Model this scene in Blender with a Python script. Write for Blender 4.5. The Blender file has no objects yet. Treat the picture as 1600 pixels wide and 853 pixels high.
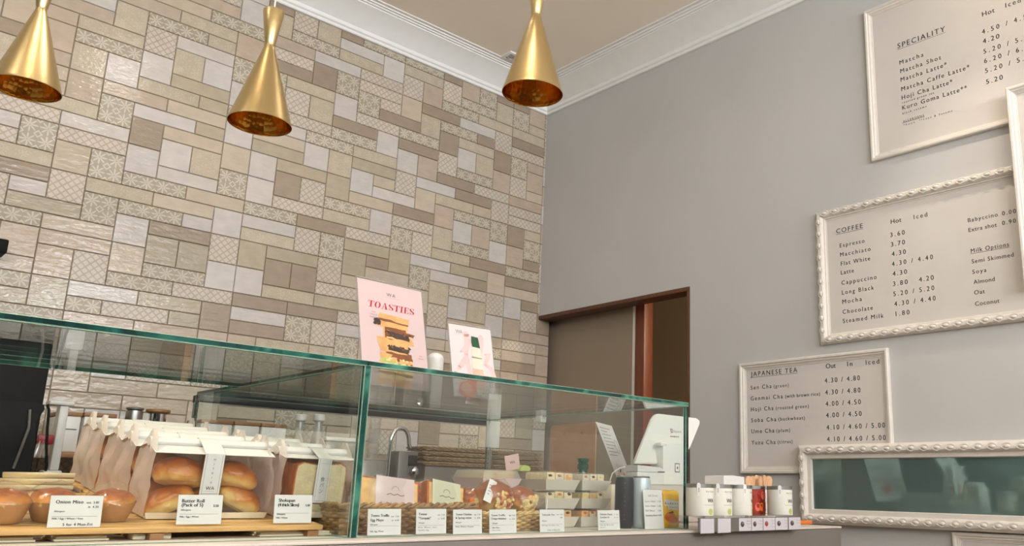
import bpy, bmesh, math, random
from mathutils import Vector, Matrix, noise

S = bpy.context.scene
COL = S.collection
EYE = 1.155
# ---------------------------------------------------------------- camera
RC = ((0.7045892646, -0.7093397313, 0.0197765984), (0.1765630054, 0.1482513436, -0.9730606580), (0.6872986784, 0.6890999091, 0.2296994600))
FPX, CX, CY = 1318.527, 963.364, 454.028
cam = bpy.data.cameras.new('camera')
cam.sensor_width = 36.0
cam.lens = FPX / 1600 * 36
cam.shift_x = (800 - CX) / 1600
cam.shift_y = (CY - 426.5) / 1600
cam.clip_start = 0.02
camo = bpy.data.objects.new('camera', cam)
COL.objects.link(camo)
r, d, f = (Vector(v) for v in RC)
camo.matrix_world = Matrix(((r.x, -d.x, -f.x, 0), (r.y, -d.y, -f.y, 0), (r.z, -d.z, -f.z, EYE), (0, 0, 0, 1)))
S.camera = camo
# ---------------------------------------------------------------- world, lamps, exposure
S.view_settings.view_transform = 'Standard'
S.view_settings.look = 'None'
S.view_settings.gamma = 1.0
S.view_settings.use_curve_mapping = False
S.view_settings.exposure = 0.0
S.cycles.use_denoising = True
S.cycles.max_bounces = 10
S.cycles.transparent_max_bounces = 24
S.cycles.caustics_reflective = False
S.cycles.caustics_refractive = False
S.cycles.sample_clamp_indirect = 6.0
W = bpy.data.worlds.new('world')
S.world = W
W.use_nodes = True
W.node_tree.nodes['Background'].inputs[0].default_value = (0.93, 0.96, 1.0, 1)
W.node_tree.nodes['Background'].inputs[1].default_value = 0.45

def lamp(name, kind, loc, target, power, color, **kw):
    l = bpy.data.lights.new(name, kind)
    l.energy = power
    l.color = color
    for k, v in kw.items():
        setattr(l, k, v)
    o = bpy.data.objects.new(name, l)
    COL.objects.link(o)
    o.location = loc
    o.rotation_euler = (Vector(target) - Vector(loc)).to_track_quat('-Z', 'Y').to_euler()
    return o

WARM = (1.0, 0.80, 0.58)
SOFT = (1.0, 0.93, 0.84)
# shop front daylight behind the photographer; high transoms invented to stay out of pane reflections
for wx in (-2.0, 0.15, 2.3):
    lamp('shopfront_daylight', 'AREA', (wx, -3.3, 2.9), (wx, 0.2, 5.9), 165, (0.93, 0.96, 1.0), shape='RECTANGLE', size=1.5, size_y=1.1)
# ceiling spots of the shop, with added fill lamps among them
lamp('menu_spot', 'SPOT', (2.80, 0.80, 3.72), (3.39, 1.0, 3.3), 11, (1.0, 0.72, 0.42), spot_size=math.radians(75), spot_blend=1.0, shadow_soft_size=0.02)
lamp('menu_spot_low', 'SPOT', (2.76, 1.05, 3.72), (3.39, 1.40, 1.72), 62, (1.0, 0.86, 0.72), spot_size=math.radians(46), spot_blend=1.0, shadow_soft_size=0.012)
lamp('tile_spot_near', 'SPOT', (0.3, 2.2, 3.72), (0.5, 4.1, 1.7), 20, (1.0, 0.82, 0.62), spot_size=math.radians(100), spot_blend=1.0, shadow_soft_size=0.04)
for sx, sy, e in ((-0.8, 2.3, 14), (1.2, 2.5, 20), (2.2, 2.0, 6)):
    lamp('aisle_fill', 'SPOT', (sx, sy, 3.72), (sx, sy, 0), e, (1.0, 0.93, 0.85), spot_size=math.radians(165), spot_blend=0.5, shadow_soft_size=0.06)  # added fill: brightens grey wall and tiles but not the counter front
lamp('pastry_spot', 'SPOT', (-1.3, 1.5, 3.72), (0.30, 1.92, 1.1), 400, (1.0, 0.83, 0.62), spot_size=math.radians(24), spot_blend=0.7, shadow_soft_size=0.03)
lamp('counter_spot', 'SPOT', (1.10, 1.66, 3.72), (1.30, 1.80, 1.1), 74, (1.0, 0.82, 0.62), spot_size=math.radians(34), spot_blend=0.8, shadow_soft_size=0.03)
for sx, sy in ((-1.6, -1.8), (0.6, -2.2), (2.2, -1.6)):
    lamp('room_fill', 'SPOT', (sx, sy, 3.72), (sx, sy, 0), 75, SOFT, spot_size=math.radians(110), spot_blend=0.8, shadow_soft_size=0.05)  # added unseen fill; its bounce off the floor lifts the ceiling
lamp('passage_fill', 'POINT', (4.0, 1.9, 2.45), (4, 1.9, 0), 55, (1.0, 0.84, 0.62), shadow_soft_size=0.06)  # unseen light added to keep the passage wall from going black

# ---------------------------------------------------------------- photograph to place
def ray(px, py):
    c = Vector(((px - CX) / FPX, (py - CY) / FPX, 1))
    return r * c.x + d * c.y + f * c.z

def at(px, py, x=None, y=None, z=None):
    v = ray(px, py)
    t = x / v.x if x is not None else (y / v.y if y is not None else (z - EYE) / v.z)
    return Vector((v.x * t, v.y * t, EYE + v.z * t))

def crop(o, k, x, y):
    return o[0] + x / k, o[1] + y / k

# ---------------------------------------------------------------- materials
def srgb(c):
    return tuple(((v / 255) / 12.92 if v / 255 <= 0.04045 else (((v / 255) + 0.055) / 1.055) ** 2.4) for v in c) + (1,)

class NT:
    def __init__(s, name):
        s.m = bpy.data.materials.new(name)
        s.m.use_nodes = True
        s.t = s.m.node_tree
        s.t.nodes.clear()
        s.out = s.t.nodes.new('ShaderNodeOutputMaterial')
    def n(s, typ, inp=None, **kw):
        x = s.t.nodes.new('ShaderNode' + typ)
        for k, v in kw.items():
            setattr(x, k, v)
        for k, v in (inp or {}).items():
            s.set(x, k, v)
        return x
    def set(s, x, k, v):
        if hasattr(v, 'outputs'):
            v = v.outputs[0]
        if isinstance(v, bpy.types.NodeSocket):
            s.t.links.new(v, x.inputs[k])
        else:
            x.inputs[k].default_value = v
    def math(s, op, a, b=None):
        x = s.n('Math', operation=op)
        s.set(x, 0, a)
        if b is not None:
            s.set(x, 1, b)
        return x
    def ramp(s, fac, stops):
        x = s.n('ValToRGB', {'Fac': fac})
        e = x.color_ramp.elements
        while len(e) < len(stops):
            e.new(0.5)
        for i, (p, c) in enumerate(stops):
            e[i].position = p
            e[i].color = c if len(c) == 4 else tuple(c) + (1,)
        return x
    def mix(s, fac, a, b):
        x = s.n('MixRGB')
        s.set(x, 0, fac); s.set(x, 1, a); s.set(x, 2, b)
        return x
    def done(s, sh):
        s.t.links.new(sh.outputs[0], s.out.inputs[0])
        return s.m

def plain(name, rgb, rough=0.5, metal=0.0, spec=0.5, var=0.06, scale=14, bump=0.0, bscale=60, aniso=0.0, coat=0.0, stretch=(1, 1, 1), trans=0.0):
    m = NT(name)
    tc = m.n('TexCoord')
    mp = m.n('Mapping', {0: tc.outputs['Object'], 'Scale': stretch})
    nz = m.n('TexNoise', {'Vector': mp, 'Scale': scale, 'Detail': 4.0})
    c = srgb(rgb)
    lo = tuple(max(0, v * (1 - var)) for v in c[:3])
    hi = tuple(min(1, v * (1 + var)) for v in c[:3])
    rp = m.ramp(nz.outputs[0], [(0.3, lo), (0.7, hi)])
    p = m.n('BsdfPrincipled', {'Base Color': rp, 'Roughness': rough, 'Metallic': metal, 'Specular IOR Level': spec, 'Coat Weight': coat})
    if bump:
        b2 = m.n('TexNoise', {'Vector': mp, 'Scale': bscale, 'Detail': 3.0})
        bp = m.n('Bump', {'Height': b2.outputs[0], 'Strength': bump, 'Distance': 0.003})
        m.set(p, 'Normal', bp)
    if trans:
        tr = m.n('BsdfTranslucent', {'Color': rp})
        return m.done(m.n('MixShader', {0: trans, 1: p, 2: tr}))
    return m.done(p)

def film(name, tint=(1, 1, 1), cover=0.0, rough=0.08, body=(240, 235, 228), gloss=1.0):
    """clear sheet: see-through, with a mirror gloss by angle and an optional milky body"""
    m = NT(name)
    t = m.n('BsdfTransparent', {'Color': tuple(tint) + (1,)})
    g = m.n('BsdfGlossy', {'Color': (1, 1, 1, 1), 'Roughness': rough})
    geo = m.n('NewGeometry')
    ior = m.n('MapRange', {0: geo.outputs['Backfacing'], 3: 1.5, 4: 1 / 1.5})
    fr = m.n('Fresnel', {'IOR': ior})
    base = t
    if cover:
        a = m.n('BsdfDiffuse', {'Color': srgb(body)})
        b = m.n('BsdfTranslucent', {'Color': srgb(body)})
        ab = m.n('MixShader', {0: 0.6, 1: a, 2: b})
        base = m.n('MixShader', {0: cover, 1: t, 2: ab})
    k = m.math('MULTIPLY', fr, gloss)
    return m.done(m.n('MixShader', {0: k, 1: base, 2: g}))

M = {}
M['glass'] = film('clear_glass', (0.955, 0.975, 0.962), rough=0.0)
M['acrylic'] = film('clear_acrylic', (0.97, 0.97, 0.97), rough=0.02)
M['film'] = film('crinkled_film', (0.99, 0.98, 0.97), cover=0.05, rough=0.16, gloss=0.55)
M['bag_paper'] = film('milky_bag', (1, 0.97, 0.95), cover=0.74, rough=0.35, body=(255, 243, 238), gloss=0.3)
M['cup_clear'] = film('frosted_plastic', (0.96, 0.96, 0.96), cover=0.35, rough=0.2, body=(232, 230, 224))
def glass_edge():
    m = NT('green_glass_edge')
    tc = m.n('TexCoord')
    mp = m.n('Mapping', {0: tc.outputs['Object'], 'Scale': (5, 5, 5)})
    nz = m.n('TexNoise', {'Vector': mp, 'Scale': 2.2, 'Detail': 3.0, 'Distortion': 1.0})
    rp = m.ramp(nz.outputs[0], [(0.36, srgb((4, 36, 32))), (0.52, srgb((12, 70, 60))), (0.70, srgb((70, 132, 112)))])
    return m.done(m.n('BsdfPrincipled', {'Base Color': rp, 'Roughness': 0.12, 'Specular IOR Level': 0.6}))
M['edge'] = glass_edge()
M['arris'] = plain('pale_arris_highlight', (150, 180, 160), 0.15)  # pale colour paints the highlight along the edge bevels
def brass(name, rgb, rough, hammered):
    m = NT(name)
    tc = m.n('TexCoord')
    if hammered:
        mp = m.n('Mapping', {0: tc.outputs['UV'], 'Scale': (40, 16, 1)})
        v = m.n('TexVoronoi', {'Vector': mp, 'Scale': 1.0, 'Randomness': 0.55})
        bp = m.n('Bump', {'Height': v.outputs[0], 'Strength': 0.4, 'Distance': 0.003})
    else:
        mp = m.n('Mapping', {0: tc.outputs['UV'], 'Scale': (3, 260, 1)})
        v = m.n('TexNoise', {'Vector': mp, 'Scale': 1.0, 'Detail': 3.0})
        bp = m.n('Bump', {'Height': v.outputs[0], 'Strength': 0.12, 'Distance': 0.002})
    p = m.n('BsdfPrincipled', {'Base Color': srgb(rgb), 'Metallic': 1.0, 'Roughness': rough, 'Normal': bp})
    tg = m.n('Tangent', direction_type='RADIAL', axis='Z')
    m.set(p, 'Anisotropic', 0.25 if hammered else 0.65)
    m.set(p, 'Tangent', tg.outputs[0])
    return m.done(p)
M['brass'] = brass('brushed_brass', (206, 182, 132), 0.3, False)
M['brass_in'] = brass('hammered_brass', (204, 144, 62), 0.2, True)
M['wall'] = plain('grey_emulsion', (192, 190, 187), 0.75, spec=0.25, var=0.02, scale=3, bump=0.05, bscale=90)
M['ceiling'] = plain('ceiling_emulsion', (250, 240, 226), 0.85, spec=0.2, var=0.02, scale=2)
M['cornice'] = plain('white_cornice_paint', (236, 235, 232), 0.6, spec=0.3, var=0.02)
M['hall'] = plain('hall_paint', (150, 134, 116), 0.8, spec=0.2, var=0.03, scale=2)
M['far'] = plain('shop_side_paint', (146, 160, 157), 0.8, spec=0.2, var=0.15, scale=1.2)
M['dark_front'] = plain('dark_shop_front_paint', (52, 48, 46), 0.7, spec=0.2, var=0.2, scale=1.5)
M['poster_pink'] = plain('poster_pink_paper', (198, 174, 172), 0.55, var=0.01)
M['poster_white'] = plain('poster_white_paper', (204, 194, 192), 0.55, var=0.01)
M['floor'] = plain('floor_boards', (168, 154, 138), 0.5, var=0.2, scale=4, stretch=(1, 8, 1))
M['frame'] = plain('painted_frame', (216, 208, 198), 0.5, spec=0.4, var=0.04, scale=30)
M['board'] = plain('painted_board', (206, 199, 192), 0.6, spec=0.3, var=0.02, scale=5)
M['ink'] = plain('black_lettering', (34, 31, 30), 0.6, var=0.0)
M['grey_ink'] = plain('grey_lettering', (110, 104, 102), 0.6, var=0.0)
M['red_ink'] = plain('red_lettering', (168, 18, 34), 0.6, var=0.0)
M['wood_dark'] = plain('dark_door_wood', (92, 56, 32), 0.45, var=0.3, scale=10, stretch=(14, 14, 1.5))
M['wood_red'] = plain('red_brown_wood', (112, 56, 30), 0.4, var=0.25, scale=10, stretch=(12, 12, 1))
M['wood_pale'] = plain('pale_slat_wood', (208, 164, 106), 0.5, var=0.18, scale=8, stretch=(1.5, 16, 16))
M['cream_board'] = plain('cream_wood', (222, 204, 166), 0.5, var=0.08, scale=8, stretch=(2, 16, 16))
M['wood_lid'] = plain('brown_wood', (150, 106, 66), 0.5, var=0.2, scale=10, stretch=(2, 14, 14))
M['counter_front'] = plain('shaded_counter_front', (108, 100, 93), 0.5, var=0.02)  # laminate front in shade; the darkening is put into the colour
M['laminate'] = plain('counter_laminate', (196, 184, 172), 0.45, var=0.02)
M['white'] = plain('white_plastic', (226, 222, 215), 0.35, var=0.02)
M['white_card'] = plain('white_card', (222, 217, 213), 0.6, var=0.015)
M['cream_card'] = plain('cream_card', (222, 208, 186), 0.6, var=0.03)
M['label_card'] = plain('lilac_grey_label', (186, 179, 182), 0.6, var=0.01)
M['pink_card'] = plain('pale_pink_card', (216, 191, 187), 0.55, var=0.015)
M['rose_card'] = plain('dusty_pink_card', (206, 170, 162), 0.6, var=0.02)
M['green_card'] = plain('pale_sage_paper', (206, 204, 176), 0.6, var=0.03)
M['kraft'] = plain('box_card', (202, 192, 176), 0.6, var=0.03)
M['shelf_white'] = plain('cream_tray', (236, 222, 196), 0.5, var=0.03)
M['black'] = plain('black_plastic', (12, 11, 11), 0.55, spec=0.15, var=0.05)
M['rail'] = plain('black_rail', (24, 22, 22), 0.4, var=0.05)
M['steel'] = plain('brushed_steel', (176, 172, 166), 0.3, metal=1.0, var=0.05)
M['chrome'] = plain('chrome', (214, 214, 214), 0.06, metal=1.0, var=0.0)
M['grey'] = plain('grey_plastic', (98, 92, 86), 0.35, var=0.05)
M['cabinet_grey'] = plain('warm_grey_cabinet', (100, 90, 78), 0.5, var=0.04)
M['tin'] = plain('tin_label', (220, 216, 204), 0.35, var=0.02)
M['can_silver'] = plain('pale_silver_can', (190, 198, 204), 0.3, metal=0.15, var=0.02)
M['can_black'] = plain('black_can', (13, 14, 19), 0.45, spec=0.2, var=0.03)
M['leaf'] = plain('leaf_green', (108, 128, 78), 0.6, var=0.1)
M['lime'] = plain('lime_green', (166, 178, 96), 0.6, var=0.06)
M['bottle_green'] = plain('bottle_green', (18, 74, 44), 0.2, var=0.1)
M['peach'] = plain('peach_red', (222, 104, 88), 0.6, var=0.2, scale=30)
M['pink_ink'] = plain('pink_brush_ink', (228, 180, 176), 0.6, var=0.03)
M['bottle_pale'] = plain('pale_bottle_print', (214, 204, 186), 0.6, var=0.06)
M['blush'] = plain('blush_bottle_print', (222, 170, 146), 0.6, var=0.08)
M['orange'] = plain('orange_print', (226, 104, 30), 0.5, var=0.1)
M['yellow'] = plain('yellow_carton', (238, 178, 36), 0.4, var=0.03)
M['red'] = plain('red_plastic', (150, 20, 20), 0.4, var=0.05)
M['rose_print'] = plain('rose_photo_print', (150, 52, 30), 0.4, var=0.5, scale=60)
M['wicker'] = plain('brown_wicker', (158, 120, 80), 0.55, var=0.5, scale=40)
M['wicker_pale'] = plain('pale_wicker', (204, 170, 116), 0.6, var=0.25, scale=40)
M['rattan'] = plain('tray_rattan', (140, 112, 78), 0.65, var=0.35, scale=40)
M['brown_board'] = plain('brown_clip_board', (182, 134, 98), 0.5, var=0.06)
M['bread'] = plain('bread_crumb', (222, 204, 164), 0.8, var=0.12, scale=90, bump=0.5, bscale=220)
M['crust'] = plain('bread_crust', (176, 96, 42), 0.5, var=0.3, scale=40, bump=0.4, bscale=120)
M['muffin_paper'] = plain('brown_muffin_paper', (206, 150, 92), 0.6, var=0.1, scale=30, trans=0.25)
M['toast'] = plain('toast_face', (226, 178, 112), 0.7, var=0.2, scale=50, bump=0.4, bscale=150)
M['ham'] = plain('filling', (170, 92, 70), 0.5, var=0.4, scale=60, bump=0.5, bscale=90)
M['dark_fill'] = plain('dark_filling_print', (62, 44, 34), 0.6, var=0.4, scale=60)
M['egg'] = plain('egg_filling_print', (216, 190, 130), 0.6, var=0.3, scale=80)
M['toast_print'] = plain('toast_print', (214, 158, 98), 0.6, var=0.16, scale=40)
M['crust_print'] = plain('crust_print', (122, 70, 36), 0.6, var=0.2, scale=40)
M['wood_spoon'] = plain('wooden_spoon_wood', (214, 166, 124), 0.6, var=0.2, scale=30, stretch=(8, 8, 1))
M['orange_wood'] = plain('orange_box', (198, 110, 42), 0.5, var=0.1)
M['lamp_lens'] = plain('lamp_lens', (190, 188, 184), 0.3, var=0.0)
def glow(name, rgb, power):
    m = NT(name)
    return m.done(m.n('Emission', {'Color': srgb(rgb), 'Strength': power}))
M['bulb'] = glow('added_bulb_glow', (255, 226, 180), 5.0)  # glow added for reflections in the pendant lining
def mirror_mat():
    m = NT('old_mirror')
    d1 = m.n('BsdfDiffuse', {'Color': srgb((104, 126, 122))})
    g1 = m.n('BsdfGlossy', {'Color': srgb((150, 172, 168)), 'Roughness': 0.035})
    return m.done(m.n('MixShader', {0: 0.45, 1: d1, 2: g1}))
M['mirror'] = mirror_mat()
def bun_mat():
    m = NT('glazed_bun')
    a = m.n('Attribute', attribute_name='crust')
    tc = m.n('TexCoord')
    nz = m.n('TexNoise', {'Vector': tc.outputs['Object'], 'Scale': 40.0, 'Detail': 6.0})
    v = m.math('ADD', a.outputs['Fac'], m.math('MULTIPLY', m.math('SUBTRACT', nz.outputs[0], 0.5), 0.38))
    rp = m.ramp(v, [(0.12, srgb((228, 196, 138))), (0.4, srgb((222, 178, 104))), (0.60, srgb((196, 122, 52))), (0.9, srgb((146, 74, 30)))])
    bp = m.n('Bump', {'Height': nz.outputs[0], 'Strength': 0.6, 'Distance': 0.008})
    return m.done(m.n('BsdfPrincipled', {'Base Color': rp, 'Roughness': 0.3, 'Normal': bp}))
M['bun'] = bun_mat()

# glazed wall tiles: base colour per tile from an attribute, relief patterns from tile coordinates
def tile_mat(kind):
    m = NT('glazed_tile_' + kind)
    a = m.n('Attribute', attribute_name='col')
    uv = m.n('TexCoord')
    geo = m.n('NewGeometry')
    mp = m.n('Mapping', {0: geo.outputs['Position'], 'Scale': (5, 5, 22)})
    nz = m.n('TexNoise', {'Vector': mp, 'Scale': 2.0, 'Detail': 3.0})
    mp2 = m.n('Mapping', {0: geo.outputs['Position'], 'Scale': (9, 9, 12)})
    nz2 = m.n('TexNoise', {'Vector': mp2, 'Scale': 2.0, 'Detail': 4.0})
    shade = m.ramp(nz2.outputs[0], [(0.3, (0.93, 0.93, 0.92)), (0.7, (1.05, 1.05, 1.04))])
    base = m.n('MixRGB', {0: 1.0, 1: a.outputs['Color'], 2: shade}, blend_type='MULTIPLY')
    sep = m.n('SeparateXYZ', {0: uv.outputs['UV']})
    x, y = sep.outputs[0], sep.outputs[1]
    height = nz.outputs[0]
    if kind == 'flower':
        fx = m.math('SUBTRACT', m.math('FRACT', x), 0.5)
        fy = m.math('SUBTRACT', m.math('FRACT', y), 0.5)
        rr = m.math('SQRT', m.math('ADD', m.math('MULTIPLY', fx, fx), m.math('MULTIPLY', fy, fy)))
        th = m.math('ARCTAN2', fy, fx)
        pet = m.math('ADD', m.math('MULTIPLY', m.math('COSINE', m.math('MULTIPLY', th, 8.0)), 0.20), 0.27)
        k1 = m.math('LESS_THAN', rr, pet)
        k1 = m.math('MULTIPLY', k1, m.math('GREATER_THAN', rr, 0.045))
        gx = m.math('SUBTRACT', m.math('FRACT', m.math('ADD', x, 0.5)), 0.5)
        gy = m.math('SUBTRACT', m.math('FRACT', m.math('ADD', y, 0.5)), 0.5)
        dm = m.math('ADD', m.math('ABSOLUTE', gx), m.math('ABSOLUTE', gy))
        k2 = m.math('MULTIPLY', m.math('LESS_THAN', dm, 0.27), m.math('GREATER_THAN', dm, 0.15))
        k = m.math('MAXIMUM', k1, k2)
        base = m.mix(k, m.n('MixRGB', {0: 1.0, 1: base, 2: srgb((214, 209, 200))}, blend_type='MULTIPLY'), base)
        height = m.math('MULTIPLY', k, 0.5)
    elif kind == 'lattice':
        u = m.math('ABSOLUTE', m.math('SUBTRACT', m.math('FRACT', m.math('MULTIPLY', m.math('ADD', x, y), 2.0)), 0.5))
        v = m.math('ABSOLUTE', m.math('SUBTRACT', m.math('FRACT', m.math('MULTIPLY', m.math('SUBTRACT', x, y), 2.0)), 0.5))
        k = m.math('MAXIMUM', m.math('LESS_THAN', u, 0.12), m.math('LESS_THAN', v, 0.12))
        base = m.mix(k, base, m.n('MixRGB', {0: 1.0, 1: base, 2: srgb((226, 219, 213))}, blend_type='MULTIPLY'))
        height = m.math('MULTIPLY', m.math('SUBTRACT', 1.0, k), 0.5)
    elif kind == 'speckle':
        fx = m.math('SUBTRACT', m.math('FRACT', m.math('ADD', m.math('MULTIPLY', x, 1.0), 0.0)), 0.5)
        fy = m.math('SUBTRACT', m.math('FRACT', m.math('MULTIPLY', y, 1.0)), 0.5)
        rr = m.math('SQRT', m.math('ADD', m.math('MULTIPLY', fx, fx), m.math('MULTIPLY', fy, fy)))
        th = m.math('ARCTAN2', fy, fx)
        pet = m.math('ADD', m.math('MULTIPLY', m.math('COSINE', m.math('MULTIPLY', th, 6.0)), 0.1), 0.16)
        k = m.math('MULTIPLY', m.math('LESS_THAN', rr, pet), m.math('GREATER_THAN', rr, 0.05))
        vor = m.n('TexNoise', {'Vector': uv.outputs['UV'], 'Scale': 7.0, 'Detail': 2.0})
        sp = m.math('GREATER_THAN', vor.outputs[0], 0.6)
        k = m.math('MAXIMUM', k, sp)
        base = m.mix(m.math('MULTIPLY', k, 0.12), base, (0.9, 0.87, 0.8, 1))
        height = m.math('ADD', m.math('MULTIPLY', k, 0.4), m.math('MULTIPLY', nz.outputs[0], 0.6))
    bp = m.n('Bump', {'Height': height, 'Strength': 0.45, 'Distance': 0.007 if kind == 'plain' else 0.0018})
    wav = m.n('TexNoise', {'Vector': mp2, 'Scale': 6.0, 'Detail': 2.0})
    bp2 = m.n('Bump', {'Height': wav.outputs[0], 'Strength': 0.3, 'Distance': 0.004, 'Normal': bp})
    p = m.n('BsdfPrincipled', {'Base Color': base, 'Roughness': 0.16 if kind in ('plain', 'speckle') else 0.36, 'Specular IOR Level': 0.38, 'Normal': bp2})
    return m.done(p)
for k in ('plain', 'flower', 'lattice', 'speckle'):
    M['tile_' + k] = tile_mat(k)
M['grout'] = plain('tile_grout', (134, 122, 106), 0.9, var=0.05)

# ---------------------------------------------------------------- mesh helpers
I4 = Matrix.Identity(4)
PM = {}

class G:
    """collects geometry in world metres; build() links it as one mesh object"""
    def __init__(s, T=None):
        s.bm = bmesh.new()
        s.mats = []
        s.T = T or I4
        s.uv = None
        s.col = None
    def mi(s, m):
        if m not in s.mats:
            s.mats.append(m)
        return s.mats.index(m)
    def v(s, p):
        return s.bm.verts.new(s.T @ Vector(p))
    def face(s, vs, m, smooth=False):
        try:
            fc = s.bm.faces.new(vs)
        except ValueError:
            return None
        fc.material_index = s.mi(m)
        fc.smooth = smooth
        return fc
    def poly(s, pts, m):
        return s.face([s.v(p) for p in pts], m)
    def box(s, x0, x1, y0, y1, z0, z1, m, bevel=0.0, seg=2, L=None):
        A = L or I4
        P = [s.v(A @ Vector(p)) for p in ((x0, y0, z0), (x1, y0, z0), (x1, y1, z0), (x0, y1, z0), (x0, y0, z1), (x1, y0, z1), (x1, y1, z1), (x0, y1, z1))]
        fs = [s.face([P[i] for i in q], m) for q in ((3, 2, 1, 0), (4, 5, 6, 7), (0, 1, 5, 4), (1, 2, 6, 5), (2, 3, 7, 6), (3, 0, 4, 7))]
        if bevel:
            es = {e for fc in fs for e in fc.edges}
            res = bmesh.ops.bevel(s.bm, geom=list(es), offset=bevel, segments=seg, affect='EDGES', profile=0.5)
            for fc in res['faces']:
                fc.smooth = True
        return fs
    def extrude(s, pts, vec, m, cap=True, smooth=False, mcap=None):
        """closed outline pts (3-D) swept along vec"""
        vec = Vector(vec)
        a = [s.v(p) for p in pts]
        b = [s.v(Vector(p) + vec) for p in pts]
        n = len(pts)
        for i in range(n):
            s.face([a[i], a[(i + 1) % n], b[(i + 1) % n], b[i]], m, smooth)
        if cap:
            s.face(a[::-1], mcap or m)
            s.face(b, mcap or m)
    def tube(s, pts, rad, m, n=8, closed=False, smooth=True):
        pts = [Vector(p) for p in pts]
        k = len(pts)
        rads = rad if isinstance(rad, (list, tuple)) else [rad] * k
        rings = []
        up = Vector((0.013, 0.021, 1))
        prev = None
        for i, p in enumerate(pts):
            t = (pts[(i + 1) % k] - pts[i - 1]) if closed else (pts[min(i + 1, k - 1)] - pts[max(i - 1, 0)])
            t = t.normalized() if t.length else Vector((0, 0, 1))
            if prev is None:
                a = t.cross(up)
                if a.length < 1e-3:
                    a = t.cross(Vector((1, 0, 0)))
            else:
                a = prev - t * prev.dot(t)
            a.normalize()
            prev = a
            b = t.cross(a)
            rings.append([s.v(p + (a * math.cos(2 * math.pi * j / n) + b * math.sin(2 * math.pi * j / n)) * rads[i]) for j in range(n)])
        for i in range(k if closed else k - 1):
            q, w = rings[i], rings[(i + 1) % k]
            for j in range(n):
                s.face([q[j], q[(j + 1) % n], w[(j + 1) % n], w[j]], m, smooth)
        if not closed:
            s.face(rings[0][::-1], m)
            s.face(rings[-1], m)
    def lathe(s, c, prof, m, n=32, smooth=True, cap0=True, cap1=True, uv=False, axis=None):
        """prof: (radius, height) list about the vertical through c"""
        c = Vector(c)
        A = axis or I4
        rings = [[s.v(c + (A @ Vector((rr * math.cos(2 * math.pi * j / n), rr * math.sin(2 * math.pi * j / n), h)))) for j in range(n)] for rr, h in prof]
        lay = None
        if uv:
            lay = s.bm.loops.layers.uv.get('UVMap') or s.bm.loops.layers.uv.new('UVMap')
        for i in range(len(rings) - 1):
            for j in range(n):
                fc = s.face([rings[i][j], rings[i][(j + 1) % n], rings[i + 1][(j + 1) % n], rings[i + 1][j]], m, smooth)
                if lay and fc:
                    for lp, (a, b) in zip(fc.loops, ((j, i), (j + 1, i), (j + 1, i + 1), (j, i + 1))):
                        lp[lay].uv = (a / n, b / (len(rings) - 1))
        if cap0:
            s.face(rings[0][::-1], m)
        if cap1:
            s.face(rings[-1], m)
    def ell(s, c, rad, m, L=None, sub=2):
        A = Matrix.Translation(c) @ (L or I4) @ Matrix.Diagonal((rad[0], rad[1], rad[2], 1))
        res = bmesh.ops.create_icosphere(s.bm, subdivisions=sub, radius=1.0, matrix=s.T @ A)
        k = s.mi(m)
        for vv in res['verts']:
            for fc in vv.link_faces:
                fc.material_index = k
                fc.smooth = True
        return res['verts']
    def build(s, name, parent=None, loc=None, sharp=40):
        me = bpy.data.meshes.new(name)
        if parent is not None:
            s.bm.transform(PM[parent.name].inverted())
        elif loc is not None:
            s.bm.transform(Matrix.Translation(-Vector(loc)))
        bmesh.ops.recalc_face_normals(s.bm, faces=s.bm.faces[:])
        s.bm.to_mesh(me)
        s.bm.free()
        for m in s.mats:
            me.materials.append(m)
        me.set_sharp_from_angle(angle=math.radians(sharp))
        o = bpy.data.objects.new(name, me)
        COL.objects.link(o)
        if parent is not None:
            o.parent = parent
            PM[o.name] = PM[parent.name].copy()
        else:
            if loc is not None:
                o.location = loc
            PM[o.name] = Matrix.Translation(loc) if loc is not None else I4.copy()
        return o

def tag(o, label=None, cat=None, group=None, kind=None):
    if label: o['label'] = label
    if cat: o['category'] = cat
    if group: o['group'] = group
    if kind: o['kind'] = kind
    return o

def thing(name, label, cat, loc, rz=0.0, group=None):
    o = bpy.data.objects.new(name, None)
    o.empty_display_size = 0.05
    COL.objects.link(o)
    o.location = loc
    o.rotation_euler = (0, 0, rz)
    PM[o.name] = Matrix.Translation(loc) @ Matrix.Rotation(rz, 4, 'Z')
    return tag(o, label, cat, group)

def copy_thing(o, loc=None, rz=None, label=None):
    c = o.copy()
    COL.objects.link(c)
    if loc is not None: c.location = loc
    if rz is not None: c.rotation_euler = (0, 0, rz)
    if label: c['label'] = label
    PM[c.name] = Matrix.Translation(c.location) @ Matrix.Rotation(c.rotation_euler.z, 4, 'Z')
    for ch in list(o.children):
        k = ch.copy(); COL.objects.link(k); k.parent = c
        for g2 in list(ch.children):
            q = g2.copy(); COL.objects.link(q); q.parent = k
    return c

def structure(g, name, sharp=40):
    return tag(g.build(name, sharp=sharp), kind='structure')

_cap = {}
def glyphs(s, spacing=1.0, shear=0.0, bold=0.0, res=3):
    key = (s, round(spacing, 2), shear, bold)
    if key not in _cap:
        cu = bpy.data.curves.new('lettering', 'FONT')
        cu.body = s
        cu.size = 1.0
        cu.space_character = spacing
        cu.shear = shear
        cu.offset = bold
        cu.resolution_u = res
        ob = bpy.data.objects.new('lettering', cu)
        me = bpy.data.meshes.new_from_object(ob)
        vs = [(v.co.x, v.co.y) for v in me.vertices]
        fs = [tuple(p.vertices) for p in me.polygons]
        bpy.data.objects.remove(ob)
        bpy.data.meshes.remove(me)
        bpy.data.curves.remove(cu)
        _cap[key] = (vs, fs)
    return _cap[key]

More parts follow.
